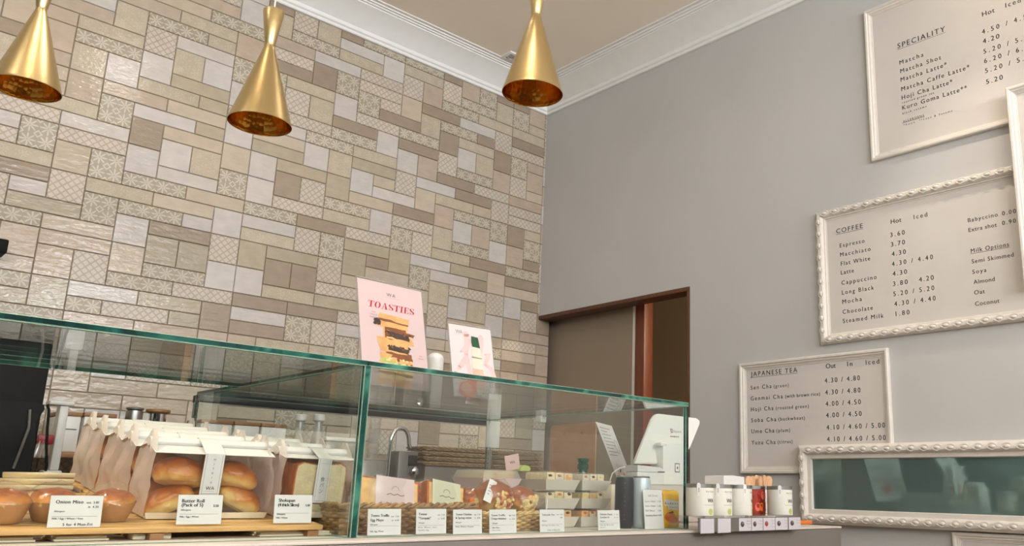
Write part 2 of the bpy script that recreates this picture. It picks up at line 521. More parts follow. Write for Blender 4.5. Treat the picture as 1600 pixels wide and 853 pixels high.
def frame_map(O, U, V, lift=0.0):
    O, U, V = Vector(O), Vector(U).normalized(), Vector(V).normalized()
    N = U.cross(V)
    return lambda u, v, l=0.0: O + U * u + V * v + N * (lift + l)

def can_map(c, rad, face, lift=0.0004):
    c = Vector(c)
    return lambda u, v, l=0.0: c + Vector((math.sin(face + u / rad) * (rad + lift + l), -math.cos(face + u / rad) * (rad + lift + l), v))

def write(g, s, mat, fm, u, v, cap, width=None, align='L', shear=0.0, bold=0.0, lift=0.0):
    """s set with cap height cap, its baseline from (u, v) of the frame fm"""
    if bold > 0:
        # heavier strokes: the same letters again, a hair to the side
        for q in (1, 2):
            write(g, s, mat, (lambda f0, q: lambda a, b, l=0.0: f0(a + bold * cap * 2.2 * q, b, l))(fm, q), u, v, cap, width, align, shear, 0.0, lift + 0.00005 * q)
        bold = 0.0
    k = cap / 0.70
    sp = 1.0
    if width:
        vs, _ = glyphs(s, 1.0, shear, bold)
        if not vs: return
        w0 = (max(p[0] for p in vs) - min(p[0] for p in vs)) * k
        sp = max(0.75, min(1.7, 1 + (width / w0 - 1) * 1.15))
        if len(s) < 2: sp = 1.0
    vs, fs = glyphs(s, sp, shear, bold)
    if not vs: return
    x0 = min(p[0] for p in vs); x1 = max(p[0] for p in vs)
    kx = width / (x1 - x0) if width else k
    w = (x1 - x0) * kx
    off = {'L': 0, 'C': -w / 2, 'R': -w}[align]
    vv = [g.v(fm(u + off + (p[0] - x0) * kx, v + p[1] * k, lift)) for p in vs]
    for fc in fs:
        g.face([vv[i] for i in fc], mat)

def shape(g, pts, mat, fm, lift=0.0):
    g.face([g.v(fm(p[0], p[1], lift)) for p in pts], mat)

def disc(g, u, v, ru, rv, mat, fm, lift=0.0, n=20):
    shape(g, [(u + ru * math.cos(2 * math.pi * i / n), v + rv * math.sin(2 * math.pi * i / n)) for i in range(n)], mat, fm, lift)

def rule(g, u0, u1, v, t, mat, fm, lift=0.0):
    shape(g, [(u0, v), (u1, v), (u1, v + t), (u0, v + t)], mat, fm, lift)
TILES = """-24-30SD -24-28SP -24-26SP -24-24SW -24-22SD -24-20SC -24-18SW -24-16HD -24-15LT -24-14SW -24-12SC -24-10SP -24-8SW -24-6HT -24-5LD -24-4SB -24-2SP -24+0HF -24+1SD -24+3LC -24+4LG -24+5SD -24+7SP -24+9LC -24+10SB -22-30HD -22-29ST -22-27SD -22-25SD -22-23SC -22-21LP -22-20HW -22-19LD -22-18LD -22-17SB -22-14SF -22-12LT -22-11LF -22-10HT -22-9SW -22-7ST -22-4SF -22-2SG -22+0LF -22+1SP -22+5LB -22+6LB -22+7LT -22+8LW -22+10SW -20-30LF -20-29SP -20-27LD -20-26HG -20-25HD -20-24HF -20-23SW -20-20LC -20-17LW -20-16LP -20-15SB -20-13HF -20-10HG -20-9HP -20-8SB -20-6HD -20-5LG -20-4LB -20-3LD -20-2SD -20+1SC -20+3SG -20+9HD -20+10LP -20+11LC -18-29LT -18-28LT -18-26SB -18-24SD -18-22SW -18-19SW -18-15ST -18-13SD -18-11SB -18-9SG -18-7SW -18-2SF -18+0LP -18+1HW -18+2SW -18+4SF -18+6LB -18+7SD -18+9LF -16-30HF -16-27ST -16-25SF -16-23SD -16-21LC -16-20LW -16-19LD -16-18LW -16-17SC -16-15SB -16-13HC -16-12ST -16-10ST -16-8SP -16-6ST -16-4SD -16-2ST -16+1LP -16+2SG -16+4SB -16+7SD -16+10SW -14-30SC -14-28LD -14-27SW -14-25LC -14-24SF -14-22LP -14-17HG -14-16ST -14-14HP -14-13LT -14-12HD -14-11SC -14-9SW -14-7SD -14-5SB -14-3SG -14-1ST -14+2LC -14+3SB -14+5HW -14+6SD -14+8SP -14+10HD -14+11HG -12-30LD -12-29HP -12-27ST -12-24SD -12-21LF -12-20LF -12-19LF -12-18LT -12-17HP -12-16LT -12-15SF -12-12SD -12-10SP -12-8LP -12-7LW -12-6HD -12-5SF -12-3SW -12-1LT -12+0SB -12+3SF -12+5ST -12+7SW -12+9SD -12+11LC -10-29SW -10-27SB -10-25SW -10-23ST -10-17LD -10-15LT -10-14LT -10-13SD -10-11SD -10-9HP -10-6HB -10-5LF -10-4LB -10-3SF -10+0LT -10+1HW -10+2SB -10+4SD -10+6SC -10+8SW -10+10HD -8-30LC -8-29LT -8-28LG -8-27LW -8-26HP -8-25SG -8-23SG -8-21SD -8-19SB -8-16LB -8-13LC -8-12LF -8-11SC -8-9HT -8-8SP -8-6HB -8-3LB -8-2SG -8+1HF -8+2SF -8+4SD -8+6SD -8+8SF -8+10SD -6-26LC -6-25LP -6-24SD -6-22SF -6-20ST -6-18LC -6-17LD -6-15SB -6-11SD -6-9SW -6-7HP -6-6HP -6-5SW -6-2LC -6-1ST -6+1LT -6+2SP -6+4HW -6+5SW -6+7SF -6+9SF -6+11LT -4-30HC -4-29SD -4-27LB -4-24SC -4-22LC -4-21HB -4-20SP -4-16LG -4-15LF -4-14LB -4-13SC -4-11LF -4-10SD -4-8LT -4-7LP -4-6HD -4-5HW -4-4LD -4-3HB -4-1SP -4+2SC -4+4SC -4+6ST -4+8SF -4+10LB -2-30SD -2-28LT -2-26ST -2-24SW -2-21SW -2-19SP -2-17LF -2-13SB -2-10LG -2-9HW -2-6SF -2-3LP -2-2HB -2-1HC -2+0HB -2+1SB -2+3HB -2+4LB -2+5LW -2+6LB -2+7LD -2+8SD -2+11LD 0-30LC 0-29LB 0-27LW 0-26SF 0-24SF 0-22HC 0-21ST 0-19ST 0-16SG 0-14SB 0-12LB 0-11LC 0-9SD 0-7SC 0-5LD 0-4LW 0-2SB 0+0SP 0+2LF 0+3LP 0+8LC 0+9LC 0+10LC 2-28LD 2-26SD 2-24SC 2-22LB 2-21SB 2-19SW 2-17LB 2-16HF 2-15LW 2-14SD 2-10SF 2-8LP 2-7SF 2-3SF 2-1LB 2+0SW 2+4SP 2+6LB 2+7HD 2+11LC 4-30SW 4-27ST 4-25LG 4-24SW 4-21LB 4-20HW 4-19SB 4-16LD 4-14LF 4-13SC 4-11SW 4-9LF 4-7LF 4-6SW 4-4ST 4-2LW 4+0LP 4+1SW 4+3SD 4+5LF 4+7LC 4+8HW 4+9SP 6-30HD 6-29ST 6-27SD 6-24LW 6-23HW 6-22LB 6-20LD 6-19LD 6-18LT 6-17LB 6-15LG 6-13LF 6-12SG 6-10LT 6-8LC 6-6LW 6-5SW 6-3LC 6-1LC 6+1LG 6+2SP 6+4LW 6+6LP 6+8LB 6+9LD 6+10LF 6+11LW 8-30SW 8-28SB 8-26SC 8-23HC 8-21LC 8-16HG 8-14LD 8-12SG 8-9HW 8-7LC 8-5SP 8-2HG 8+0HG 8+2SW 8+5HP 8+7LF 10-30LG 10-29SW 10-27SD 10-25SD 10-23SC 10-20HF 10-19SW 10-17HB 10-16ST 10-13SW 10-11SD 10-9SW 10-6SF 10-4SC 10-2SW 10+0LF 10+1SW 10+3SF 10+5SB 10+8SW 10+10SW 12-29SD 12-27SW 12-25LF 12-24ST 12-22LP 12-21ST 12-19SF 12-17HB 12-16LT 12-15LW 12-14LT 12-13SW 12-11SG 12-9LP 12-8LW 12-7LF 12-6SW 12-4SW 12-2LG 12-1LC 12+1ST 12+3SF 12+5LT 12+6LD 12+7LB 12+8SP 12+10HT 12+11LW 14-30LF 14-29LD 14-28SP 14-26LW 14-24SC 14-21SD 14-19SF 14-17LP 14-13LP 14-12ST 14-10LG 14-6LD 14-5ST 14-3LG 14+0HW 14+1LD 14+2SD 14+4LP 14+8LF 14+9SD 16-28SC 16-25HC 16-24HB 16-23SF 16-21LP 16-20SP 16-18LW 16-16SF 16-14LT 16-12ST 16-9SD 16-7LT 16-5SD 16-2SW 16+0LF 16+2SP 16+5ST 16+7LW 16+9SP 16+11HB 18-30SW 18-28SC 18-26ST 18-24SD 18-22LP 18-20SF 18-17HP 18-16SD 18-13LG 18-12LD 18-11SD 18-9SF 18-6LP 18-5LF 18-4SG 18-2SP 18+1LF 18+2LT 18+3SW 18+5SF 18+8LP 18+9LW 18+10HT 18+11LD 20-30LD 20-29SD 20-27SP 20-25SP 20-23HC 20-21LP 20-20LP 20-19SG 20-17SF 20-15LW 20-14LD 20-11HC 20-10SG 20-8LG 20-7LD 20-4LC 20-3SW 20-1LG 20+0LP 20+3LD 20+4SF 20+6LD 20+7LD 20+10LF 22-29LD 22-28SP 22-26HP 22-25SB 22-23SC 22-19SB 22-17SP 22-13SW 22-11LC 22-10LC 22-9HT 22-6SW 22-3LW 22-2HC 22+1SW 22+4LT 22+5HD 22+8SW 22+11LC 24-30HW 24-28LW 24-27LD 24-26ST 24-24SD 24-22SC 24-20HC 24-19SF 24-17SF 24-15SC 24-13SD 24-9SG 24-7SF 24-5LD 24-4LT 24-2SD 24+0SW 24+2LT 24+3LF 24+5SC 24+7SD 24+9LP 24+10LF 26-30SF 26-26LC 26-25HG 26-24SW 26-22SP 26-20HC 26-19HB 26-18SD 26-16QP 26-15HD 26-14ST 26-12SP 26-10SF 26-8LW 26-7SD 26-3SC 26-1LW 26+0SB 26+4SP 26+6LT 26+7SB 26+11HF 27-16LC 28-30SC 28-28ST 28-25SP 28-23ST 28-21ST 28-19SC 28-17HF 28-15HC 28-14HW 28-13SD 28-11SP 28-9LW 28-7LP 28-6SP 28-4SB 28-2LP 28+0LT 28+1SD 28+3ST 28+5LF 28+7LF 28+8SD 28+10HT 28+11HB 30-30LG 30-29SP 30-27SP 30-25LD 30-24SC 30-22SP 30-20LT 30-19ST 30-17LT 30-15HC 30-14LW 30-13LB 30-12SW 30-10LD 30-8LG 30-6LF 30-5SW 30-3LF 30-1LT 30+1LF 30+2SW 30+4LP 30+6LW 30+8LF 30+9SB 30+11LG 31-16LT 32-29LF 32-28LG 32-27SD 32-24SF 32-22SD 32-19LP 32-18HG 32-15LF 32-12SP 32-9HT 32-7LT 32-5SB 32-2HB 32+0LD 32+2SP 32+5HT 32+7LP 32+9SF 34-30LD 34-27LW 34-26LC 34-25SF 34-23SP 34-21SG 34-18SG 34-14HB 34-13SW 34-11SD 34-9SC 34-6SW 34-4SF 34-2SD 34+1SB 34+3ST 34+5SD 34+8SP 34+10HT 34+11LC 35-16QW 36-29SG 36-25SF 36-23LT 36-22SD 36-20SP 36-18LP 36-17HB 36-16LT 36-15LC 36-14LD 36-13SB 36-11SW 36-9LC 36-8LT 36-7LF 36-6SB 36-4ST 36-2LD 36-1LD 36+0LB 36+1SD 36+3SF 36+5LD 36+6LT 36+7LP 36+8SF 36+10HT 38-30HF 38-29SG 38-27HF 38-26LB 38-25ST 38-22SG 38-20SP 38-17LB 38-13LB 38-12SD 38-10HT 38-6HT 38-5SF 38-3HC 38+1HC 38+2SB 38+4HB 38+8HP 38+9SB 38+11HC 40-30SB 40-28ST 40-25ST 40-23SW 40-21SD 40-19SC 40-16SB 40-14HB 40-12ST 40-10HG 40-9SD 40-7SD 40-5SP 40-3SG 40-1SW 40+1SB 40+3SW 40+5SF 40+7SF 40+9SF 40+11HW"""
# ================================================================ the setting
XW, YB, ZC = 3.391, 4.1, 3.75            # grey wall plane, tile plane, ceiling
XL, YF = -3.2, -3.4
g = G(); g.box(XL, 5.2, YF, YB + 0.1, -0.05, 0, M['floor']); structure(g, 'floor')
g = G(); g.box(XL, 5.2, YF, YB + 0.2, ZC, ZC + 0.08, M['ceiling']); structure(g, 'ceiling')
g = G(); g.box(XL - 0.1, XL, YF, YB + 0.1, 0, ZC, M['far']); structure(g, 'wall_left')
# shop front: piers, stall riser and lintel around three openings
g = G()
edges = [XL] + [v for wx in (-2.0, 0.15, 2.3) for v in (wx - 0.78, wx + 0.78)] + [5.2]
for a, b in zip(edges[0::2], edges[1::2]):
    g.box(a, b, YF - 0.12, YF, 0, ZC, M['dark_front'])
for a, b in zip(edges[1::2], edges[2::2]):
    g.box(a, b, YF - 0.12, YF, 0, 2.4, M['dark_front'])
    g.box(a, b, YF - 0.12, YF, 3.6, ZC, M['dark_front'])
structure(g, 'wall_front')
# grey wall with the opening beside the tiles
DY, DZ, TH = 2.842, 2.228, 0.09
g = G()
g.box(XW, XW + TH, YF, DY, 0, ZC, M['wall'])
g.box(XW, XW + TH, DY, YB + 0.004, DZ, ZC, M['wall'])
structure(g, 'wall_right')
g = G()
g.box(XW - 0.004, XW + TH + 0.01, DY - 0.0, YB - 0.002, DZ - 0.024, DZ - 0.001, M['wood_dark'], 0.002)
g.box(XW - 0.004, XW + TH + 0.01, DY + 0.001, DY + 0.02, 0.001, DZ - 0.024, M['wood_dark'], 0.002)
structure(g, 'trim_3')
# passage behind the opening
g = G(); g.box(3.53, 3.58, 3.40, YB + 0.1, 0.001, 2.6, M['hall']); structure(g, 'wall_hall')
g = G(); g.box(3.53, 3.56, 3.375, 3.398, 0.001, 2.6, M['frame']); structure(g, 'trim_4')
g = G(); g.box(3.525, 3.60, 3.30, 3.373, 0.001, 2.6, M['wood_red'], 0.003); structure(g, 'trim_5')
g = G(); g.box(4.5, 4.56, 0.5, YB + 0.1, 0.001, 2.6, M['hall'])
g.box(XW + TH + 0.001, 4.5, 0.5, YB + 0.1, 2.6, 2.66, M['hall'])
g.box(XW + TH + 0.001, 4.5, YB + 0.101, YB + 0.14, 0.001, 2.6, M['hall'])
g.box(XW + TH + 0.001, 4.5, 0.44, 0.499, 0.001, 2.6, M['hall'])
structure(g, 'wall_passage')

# tile wall: every tile has its own bevelled face, pattern and glaze colour
GX, GZ, OX, OZ = 0.016437955 * YB, 0.016167694 * YB, 0.165617275 * YB, EYE + 0.426297963 * YB
TONE = {'W': (196, 188, 181), 'C': (189, 174, 155), 'B': (182, 165, 147), 'G': (173, 161, 140), 'T': (157, 141, 123),
        'P': (184, 171, 150), 'F': (197, 188, 172), 'D': (198, 187, 173)}
KIND = {'W': 'plain', 'C': 'plain', 'B': 'plain', 'G': 'plain', 'T': 'plain', 'P': 'speckle', 'F': 'flower', 'D': 'lattice'}
SIZE = {'L': (4, 1), 'S': (2, 2), 'H': (2, 1), 'Q': (1, 1)}
rnd = random.Random(11)
g = G()
uvl = g.bm.loops.layers.uv.new('UVMap')
cl = g.bm.loops.layers.float_color.new('col')
for t in TILES.split():
    sh, ty = t[-2], t[-1]
    b = t[:-2]
    cut = max(b.rfind('+'), b.rfind('-', 1))
    i, j = int(b[:cut]), int(b[cut:])
    w, h = SIZE[sh]
    x0, x1 = OX + i * GX, min(OX + (i + w) * GX, XW + TH - 0.001)
    if j > -10: x1 = min(x1, XW + 0.02)
    z0, z1 = OZ + j * GZ, min(OZ + (j + h) * GZ, ZC - 0.002)
    if x1 - x0 < 0.012 or z1 - z0 < 0.012: continue
    e, bv = 0.0011, 0.002
    k = rnd.uniform(0.955, 1.04)
    hue = rnd.uniform(-0.012, 0.012)
    c = srgb(TONE[ty])
    c = (c[0] * k * (1 + hue), c[1] * k, c[2] * k * (1 - hue), 1)
    tx, tz = rnd.uniform(-0.0005, 0.0005), rnd.uniform(-0.0005, 0.0005)
    o = [g.v((x, YB + 0.003, z)) for x, z in ((x0 + e, z0 + e), (x1 - e, z0 + e), (x1 - e, z1 - e), (x0 + e, z1 - e))]
    q = [g.v((x, YB - 0.003 + tx * sx + tz * sz, z)) for x, z, sx, sz in ((x0 + e + bv, z0 + e + bv, -1, -1), (x1 - e - bv, z0 + e + bv, 1, -1), (x1 - e - bv, z1 - e - bv, 1, 1), (x0 + e + bv, z1 - e - bv, -1, 1))]
    mt = M['tile_' + KIND[ty]]
    fs = [g.face(q, mt)] + [g.face([o[a], o[(a + 1) % 4], q[(a + 1) % 4], q[a]], mt) for a in range(4)]
    for fc in fs:
        for lp in fc.loops:
            lp[uvl].uv = ((lp.vert.co.x - x0) / GX, (lp.vert.co.z - z0) / GZ)
            lp[cl] = c
g.box(XL, XW + TH, YB + 0.003, YB + 0.1, 0, ZC, M['grout'])
structure(g, 'wall_back', sharp=10)

# cornice round the two visible walls
prof = [(0.0, 3.607), (0.016, 3.607), (0.02, 3.613), (0.02, 3.622), (0.03, 3.628), (0.034, 3.638), (0.034, 3.646), (0.06, 3.668), (0.105, 3.698), (0.155, 3.722), (0.160, 3.724),
        (0.160, 3.730), (0.172, 3.731), (0.176, 3.737), (0.188, 3.738), (0.191, 3.744), (0.21, 3.7445), (0.213, 3.7499)]
g = G()
A = [g.v((XL, YB - 0.003 - dd, z)) for dd, z in prof]
B = [g.v((XW - dd, YB - 0.003 - dd, z)) for dd, z in prof]
Cc = [g.v((XW - dd, YF, z)) for dd, z in prof]
for i in range(len(prof) - 1):
    g.face([A[i], B[i], B[i + 1], A[i + 1]], M['cornice'])
    g.face([B[i], Cc[i], Cc[i + 1], B[i + 1]], M['cornice'])
structure(g, 'trim_1', sharp=25)

# ================================================================ boards on the grey wall
UW, VW = Vector((0, -1, 0)), Vector((0, 0, 1))

def sweep_frame(g, fm, w, h, prof, mat, smooth=False):
    """mitred moulding round a w x h rectangle, prof = (inset, height)"""
    rings = [[g.v(fm(a, b, hh)) for a, b in ((s, s), (w - s, s), (w - s, h - s), (s, h - s))] for s, hh in prof]
    for q, p in zip(rings, rings[1:]):
        for k in range(4):
            g.face([q[k], q[(k + 1) % 4], p[(k + 1) % 4], p[k]], mat, smooth)

def leaf_run(g, fm, a, b, n, flip, mat):
    """carved leaves with a bead along the line a-b of a frame"""
    (u0, v0), (u1, v1) = a, b
    L = math.hypot(u1 - u0, v1 - v0)
    du, dv = (u1 - u0) / L, (v1 - v0) / L
    pu, pv = -dv, du
    for k in range(n):
        s = (k + 0.5) / n * L
        def pt(x, y, hh):
            return fm(u0 + du * (s + x) + pu * y, v0 + dv * (s + x) + pv * y, hh)
        c = pt(0.004, 0, 0.0285)
        ux = (fm(du, dv) - fm(0, 0)); uy = (fm(pu, pv) - fm(0, 0)); un = ux.cross(uy)
        Lm = Matrix(((ux.x, uy.x, un.x, 0), (ux.y, uy.y, un.y, 0), (ux.z, uy.z, un.z, 0), (0, 0, 0, 1)))
        g.ell(c, (0.0125, 0.0075, 0.0065), mat, L=Lm, sub=2)
        pts, rr = [], []
        for q in range(9):
            an = math.pi * (-0.1 + 1.15 * q / 8)
            pts.append(pt(0.004 + 0.019 * math.cos(an), flip * 0.0125 * math.sin(an), 0.0265 - 0.003 * abs(math.sin(an))))
            rr.append(0.0045 * (0.35 + math.sin(math.pi * q / 8) * 0.65))
        g.tube(pts, rr, mat, 6)
        g.tube([pt(-0.022, flip * 0.001, 0.026), pt(-0.012, flip * -0.006, 0.0275), pt(0.001, flip * -0.0115, 0.0255), pt(0.012, flip * -0.009, 0.025)], [0.0016, 0.0042, 0.004, 0.001], mat, 6)

PLAIN = [(0, 0), (0, 0.017), (0.004, 0.021), (0.012, 0.021), (0.017, 0.015), (0.022, 0.014), (0.026, 0.009), (0.028, 0.009), (0.03, 0.006), (0.034, 0.006), (0.035, 0.002)]
CARVED = [(0, 0), (0, 0.012), (0.003, 0.02), (0.010, 0.0265), (0.018, 0.028), (0.026, 0.0265), (0.033, 0.02), (0.036, 0.013), (0.041, 0.012), (0.044, 0.006), (0.048, 0.005), (0.049, 0.001)]

def wall_board(label, y0, y1, z0, z1, carved=False, lift=0.0, lines=(), o=None, k=1.0, runs=(0, 0), writing='lettering', grp=None):
    """framed board, y0 its left (far) edge; lines: text, start px, end px, cap px, flags"""
    base = Vector((XW - lift - 0.0005, (y0 + y1) / 2, z0))
    t = thing('menu_board', label, 'menu board', base, group=grp)
    fm = frame_map((XW - lift - 0.0005, y0, z0), UW, VW)
    w, h = y0 - y1, z1 - z0
    g = G()
    sweep_frame(g, fm, w, h, CARVED if carved else PLAIN, M['frame'])
    if lift > 0.02:
        for a, b in (((0, 0), (w, 0)), ((w, 0), (w, h)), ((w, h), (0, h)), ((0, h), (0, 0))):
            g.face([g.v(fm(a[0], a[1], 0)), g.v(fm(b[0], b[1], 0)), g.v(fm(b[0], b[1], -0.012)), g.v(fm(a[0], a[1], -0.012))], M['frame'])
    if carved:
        nx, nz = runs
        c = 0.018
        leaf_run(g, fm, (0.02, h - c), (w - 0.02, h - c), nx, 1, M['frame'])
        leaf_run(g, fm, (0.02, c), (w - 0.02, c), nx, 1, M['frame'])
        leaf_run(g, fm, (c, 0.03), (c, h - 0.03), nz, 1, M['frame'])
        leaf_run(g, fm, (w - c, 0.03), (w - c, h - 0.03), nz, 1, M['frame'])
    g.build('frame', t, sharp=30)
    ins = 0.047 if carved else 0.033
    g = G()
    g.poly([fm(ins, ins, 0.003), fm(w - ins, ins, 0.003), fm(w - ins, h - ins, 0.003), fm(ins, h - ins, 0.003)], M['board'])
    for a, b in (((ins, ins), (w - ins, ins)), ((w - ins, ins), (w - ins, h - ins)), ((w - ins, h - ins), (ins, h - ins)), ((ins, h - ins), (ins, ins))):
        g.face([g.v(fm(a[0], a[1], 0.003)), g.v(fm(b[0], b[1], 0.003)), g.v(fm(b[0], b[1], 0)), g.v(fm(a[0], a[1], 0))], M['board'])
    if lines:
        xs = XW - lift - 0.0039
        for row in lines:
            s, a, b, cap = row[:4]
            fl = row[4] if len(row) > 4 else ''
            pa = at(*crop(o, k, *a), x=xs)
            pb = at(*crop(o, k, *b), x=xs)
            wd = pa.y - pb.y
            ff = frame_map((xs, pa.y, (pa.z + pb.z) / 2), UW, VW)
            write(g, s, M['ink'], ff, 0, 0, cap * 1.06, wd, bold=0.008)
            if 'u' in fl:
                rule(g, -0.002, wd + 0.002, -cap * 0.28, 0.0016, M['ink'], ff)
    g.build('panel', t)
    return t

tea = [('JAPANESE TEA', (90, 132), (288, 112), 0.0215, 'u'), ('Out', (410, 97), (452, 94), 0.0205), ('In', (501, 88), (523, 86), 0.0205), ('Iced', (580, 82), (637, 76), 0.0205),
       ('Sen Cha', (90, 187), (178, 181), 0.0185), ('(green)', (188, 180), (252, 175), 0.0155), ('Genmai Cha', (90, 234), (226, 224), 0.0185), ('(with brown rice)', (237, 223), (385, 212), 0.0155),
       ('Hoji Cha', (91, 280), (186, 274), 0.0185), ('(roasted green)', (197, 273), (337, 264), 0.0155), ('Soba Cha', (92, 327), (198, 321), 0.0185), ('(buckwheat)', (208, 320), (320, 314), 0.0155),
       ('Ume Cha', (93, 374), (190, 369), 0.0185), ('(plum)', (200, 369), (257, 366), 0.0155), ('Yuzu Cha', (93, 422), (195, 418), 0.0185), ('(citrus)', (205, 417), (268, 415), 0.0155),
       ('4.30 / 4.80', (405, 158), (555, 148), 0.0205), ('4.30 / 4.80', (407, 209), (557, 199), 0.0205), ('4.00 / 4.50', (409, 258), (559, 249), 0.0205), ('4.00 / 4.50', (411, 307), (562, 299), 0.0205),
       ('4.10 / 4.60 / 5.00', (413, 357), (662, 350), 0.0205), ('4.10 / 4.60 / 5.00', (415, 408), (665, 403), 0.0205)]
wall_board('plain white framed tea price board on the grey wall, lower left beside the doorway', 2.512, 1.720, 1.243, 1.776, lines=tea, o=(1140, 540), k=2.726)
cof = [('COFFEE', (133, 325), (250, 303), 0.021, 'u'), ('Espresso', (148, 387), (258, 369), 0.0185), ('Macchiato', (150, 428), (285, 405), 0.0185), ('Flat White', (153, 468), (283, 447), 0.0185),
       ('Latte', (153, 508), (211, 500), 0.0185), ('Cappuccino', (156, 553), (312, 530), 0.0185), ('Long Black', (158, 596), (300, 577), 0.0185), ('Mocha', (160, 638), (246, 627), 0.0185),
       ('Chocolate', (161, 682), (295, 667), 0.0185), ('Steamed Milk', (162, 725), (343, 700), 0.0185), ('Hot', (375, 283), (422, 275), 0.0195), ('Iced', (477, 262), (537, 252), 0.0195),
       ('3.60', (373, 342), (437, 331), 0.0195), ('3.70', (376, 384), (438, 375), 0.0195), ('4.30', (379, 427), (442, 417), 0.0195), ('4.30 / 4.40', (380, 472), (562, 440), 0.0195),
       ('4.30', (383, 515), (447, 506), 0.0195), ('3.80', (385, 560), (450, 551), 0.0195), ('4.20', (500, 541), (566, 532), 0.0195), ('5.20 / 5.20', (387, 605), (568, 578), 0.0195),
       ('4.30 / 4.40', (391, 650), (574, 623), 0.0195), ('1.80', (397, 693), (458, 686), 0.0195), ('Babyccino', (718, 277), (850, 250), 0.0165), ('0.00', (870, 247), (931, 234), 0.0165),
       ('Extra shot', (721, 320), (846, 296), 0.0165), ('0.90', (870, 289), (931, 278), 0.0165), ('Milk Options', (731, 413), (900, 382), 0.0165, 'u'), ('Semi Skimmed', (735, 459), (921, 430), 0.0165),
       ('Soya', (738, 507), (800, 496), 0.0165), ('Almond', (743, 551), (837, 538), 0.0165), ('Oat', (746, 598), (793, 592), 0.0165), ('Coconut', (750, 648), (858, 634), 0.0165)]
wall_board('white carved frame board listing coffee and milk options, middle of the wall', 2.047, 1.030, 1.823, 2.461, True, lines=cof, o=(1260, 250), k=2.844, runs=(18, 10))
spe = [('SPECIALITY', (197, 237), (432, 157), 0.024, 'u'), ('Hot', (615, 80), (677, 62), 0.0205), ('Iced', (730, 37), (805, 12), 0.0205), ('Matcha', (207, 318), (325, 280), 0.0195),
       ('Matcha Shot', (211, 360), (412, 294), 0.0195), ('Matcha Latte*', (213, 403), (440, 328), 0.0195), ('Matcha Caffe Latte*', (216, 450), (552, 340), 0.0195), ('Hoji Cha Latte*', (218, 493), (468, 412), 0.0195),
       ('roasted green tea', (220, 510), (377, 464), 0.0095), ('Kuro Goma Latte**', (221, 545), (540, 440), 0.0195), ('black sesame', (222, 567), (340, 527), 0.0095), ('ALLERGENS', (224, 606), (328, 573), 0.0095, 'u'),
       ('*Soya', (226, 624), (282, 605), 0.0082), ('**Soya & Sesame', (303, 598), (468, 552), 0.0082), ('4.50 / 4.50', (614, 167), (862, 84), 0.0205), ('4.20', (618, 214), (700, 190), 0.0205),
       ('5.20 / 5.20', (622, 263), (868, 187), 0.0205), ('6.20 / 6.20', (625, 310), (872, 235), 0.0205), ('5.20 / 5.20', (630, 358), (876, 286), 0.0205), ('5.20', (635, 415), (717, 392), 0.0205)]
wall_board('plain white framed speciality drinks board, highest on the wall under the warm light', 1.748, 0.96, 2.640, 3.405, lines=spe, o=(1340, 0), k=3.159)
wall_board('narrow edge of a plain white frame overlapping two boards at the right of the photo', 1.120, 0.55, 1.95, 2.773, lift=0.052)
wall_board('plain white panel frame low on the wall, mostly hidden below the carved mirror', 1.492, 0.7, 0.45, 1.022)

# carved mirror
t = thing('wall_mirror', 'long mirror in a white carved frame hung low on the grey wall', 'mirror', (XW - 0.03, 1.53, 1.027))
y0, y1, z0, z1, lf = 2.167, 0.86, 1.027, 1.369, 0.03
fm = frame_map((XW - lf, y0, z0), UW, VW)
w, h = y0 - y1, z1 - z0
g = G()
sweep_frame(g, fm, w, h, [(0, -0.029), (0, 0.008), (0.004, 0.012), (0.006, 0.014), (0.010, 0.022), (0.018, 0.0275), (0.024, 0.0285), (0.032, 0.027), (0.039, 0.02), (0.041, 0.012), (0.043, 0.010), (0.060, 0.010), (0.062, 0.004), (0.064, -0.004)], M['frame'])
c = 0.024
leaf_run(g, fm, (0.03, h - c), (w - 0.03, h - c), 23, 1, M['frame'])
leaf_run(g, fm, (0.03, c), (w - 0.03, c), 23, 1, M['frame'])
leaf_run(g, fm, (c, 0.035), (c, h - 0.035), 5, 1, M['frame'])
leaf_run(g, fm, (w - c, 0.035), (w - c, h - 0.035), 5, 1, M['frame'])
g.build('frame', t, sharp=30)
g = G()
n = 0.056
g.poly([fm(n, n, -0.003), fm(w - n, n, -0.003), fm(w - n, h - n, -0.003), fm(n, h - n, -0.003)], M['mirror'])
g.build('mirror_glass', t)

# ceiling spotlight beside the pendant
p = at(800, 88, z=ZC)
t = thing('ceiling_spotlight', 'small square recessed spotlight in the ceiling behind the right pendant', 'ceiling light', (p.x, p.y, ZC))
g = G()
fmc = frame_map((p.x - 0.05, p.y + 0.05, ZC), (1, 0, 0), (0, -1, 0))
sweep_frame(g, fmc, 0.1, 0.1, [(0, 0.0), (0, 0.008), (0.004, 0.01), (0.018, 0.01), (0.02, 0.002)], M['cornice'])
g.build('housing', t)
g = G(); g.lathe((p.x, p.y, ZC - 0.0095), [(0.031, 0.008), (0.031, 0.0), (0.026, -0.002), (0.02, 0.004)], M['lamp_lens'], 24, cap0=False); g.build('lens', t)

# small black bracket at the left edge of the tiles
pb = at(4, 387, y=YB - 0.06)
g = G(); g.box(pb.x - 0.13, pb.x + 0.012, YB - 0.1, YB - 0.0035, pb.z - 0.028, pb.z + 0.028, M['black'], 0.006)
tag(g.build('wall_speaker', loc=(pb.x, YB - 0.05, pb.z)), 'small black box on the tiles at the left edge of the photo', 'speaker')
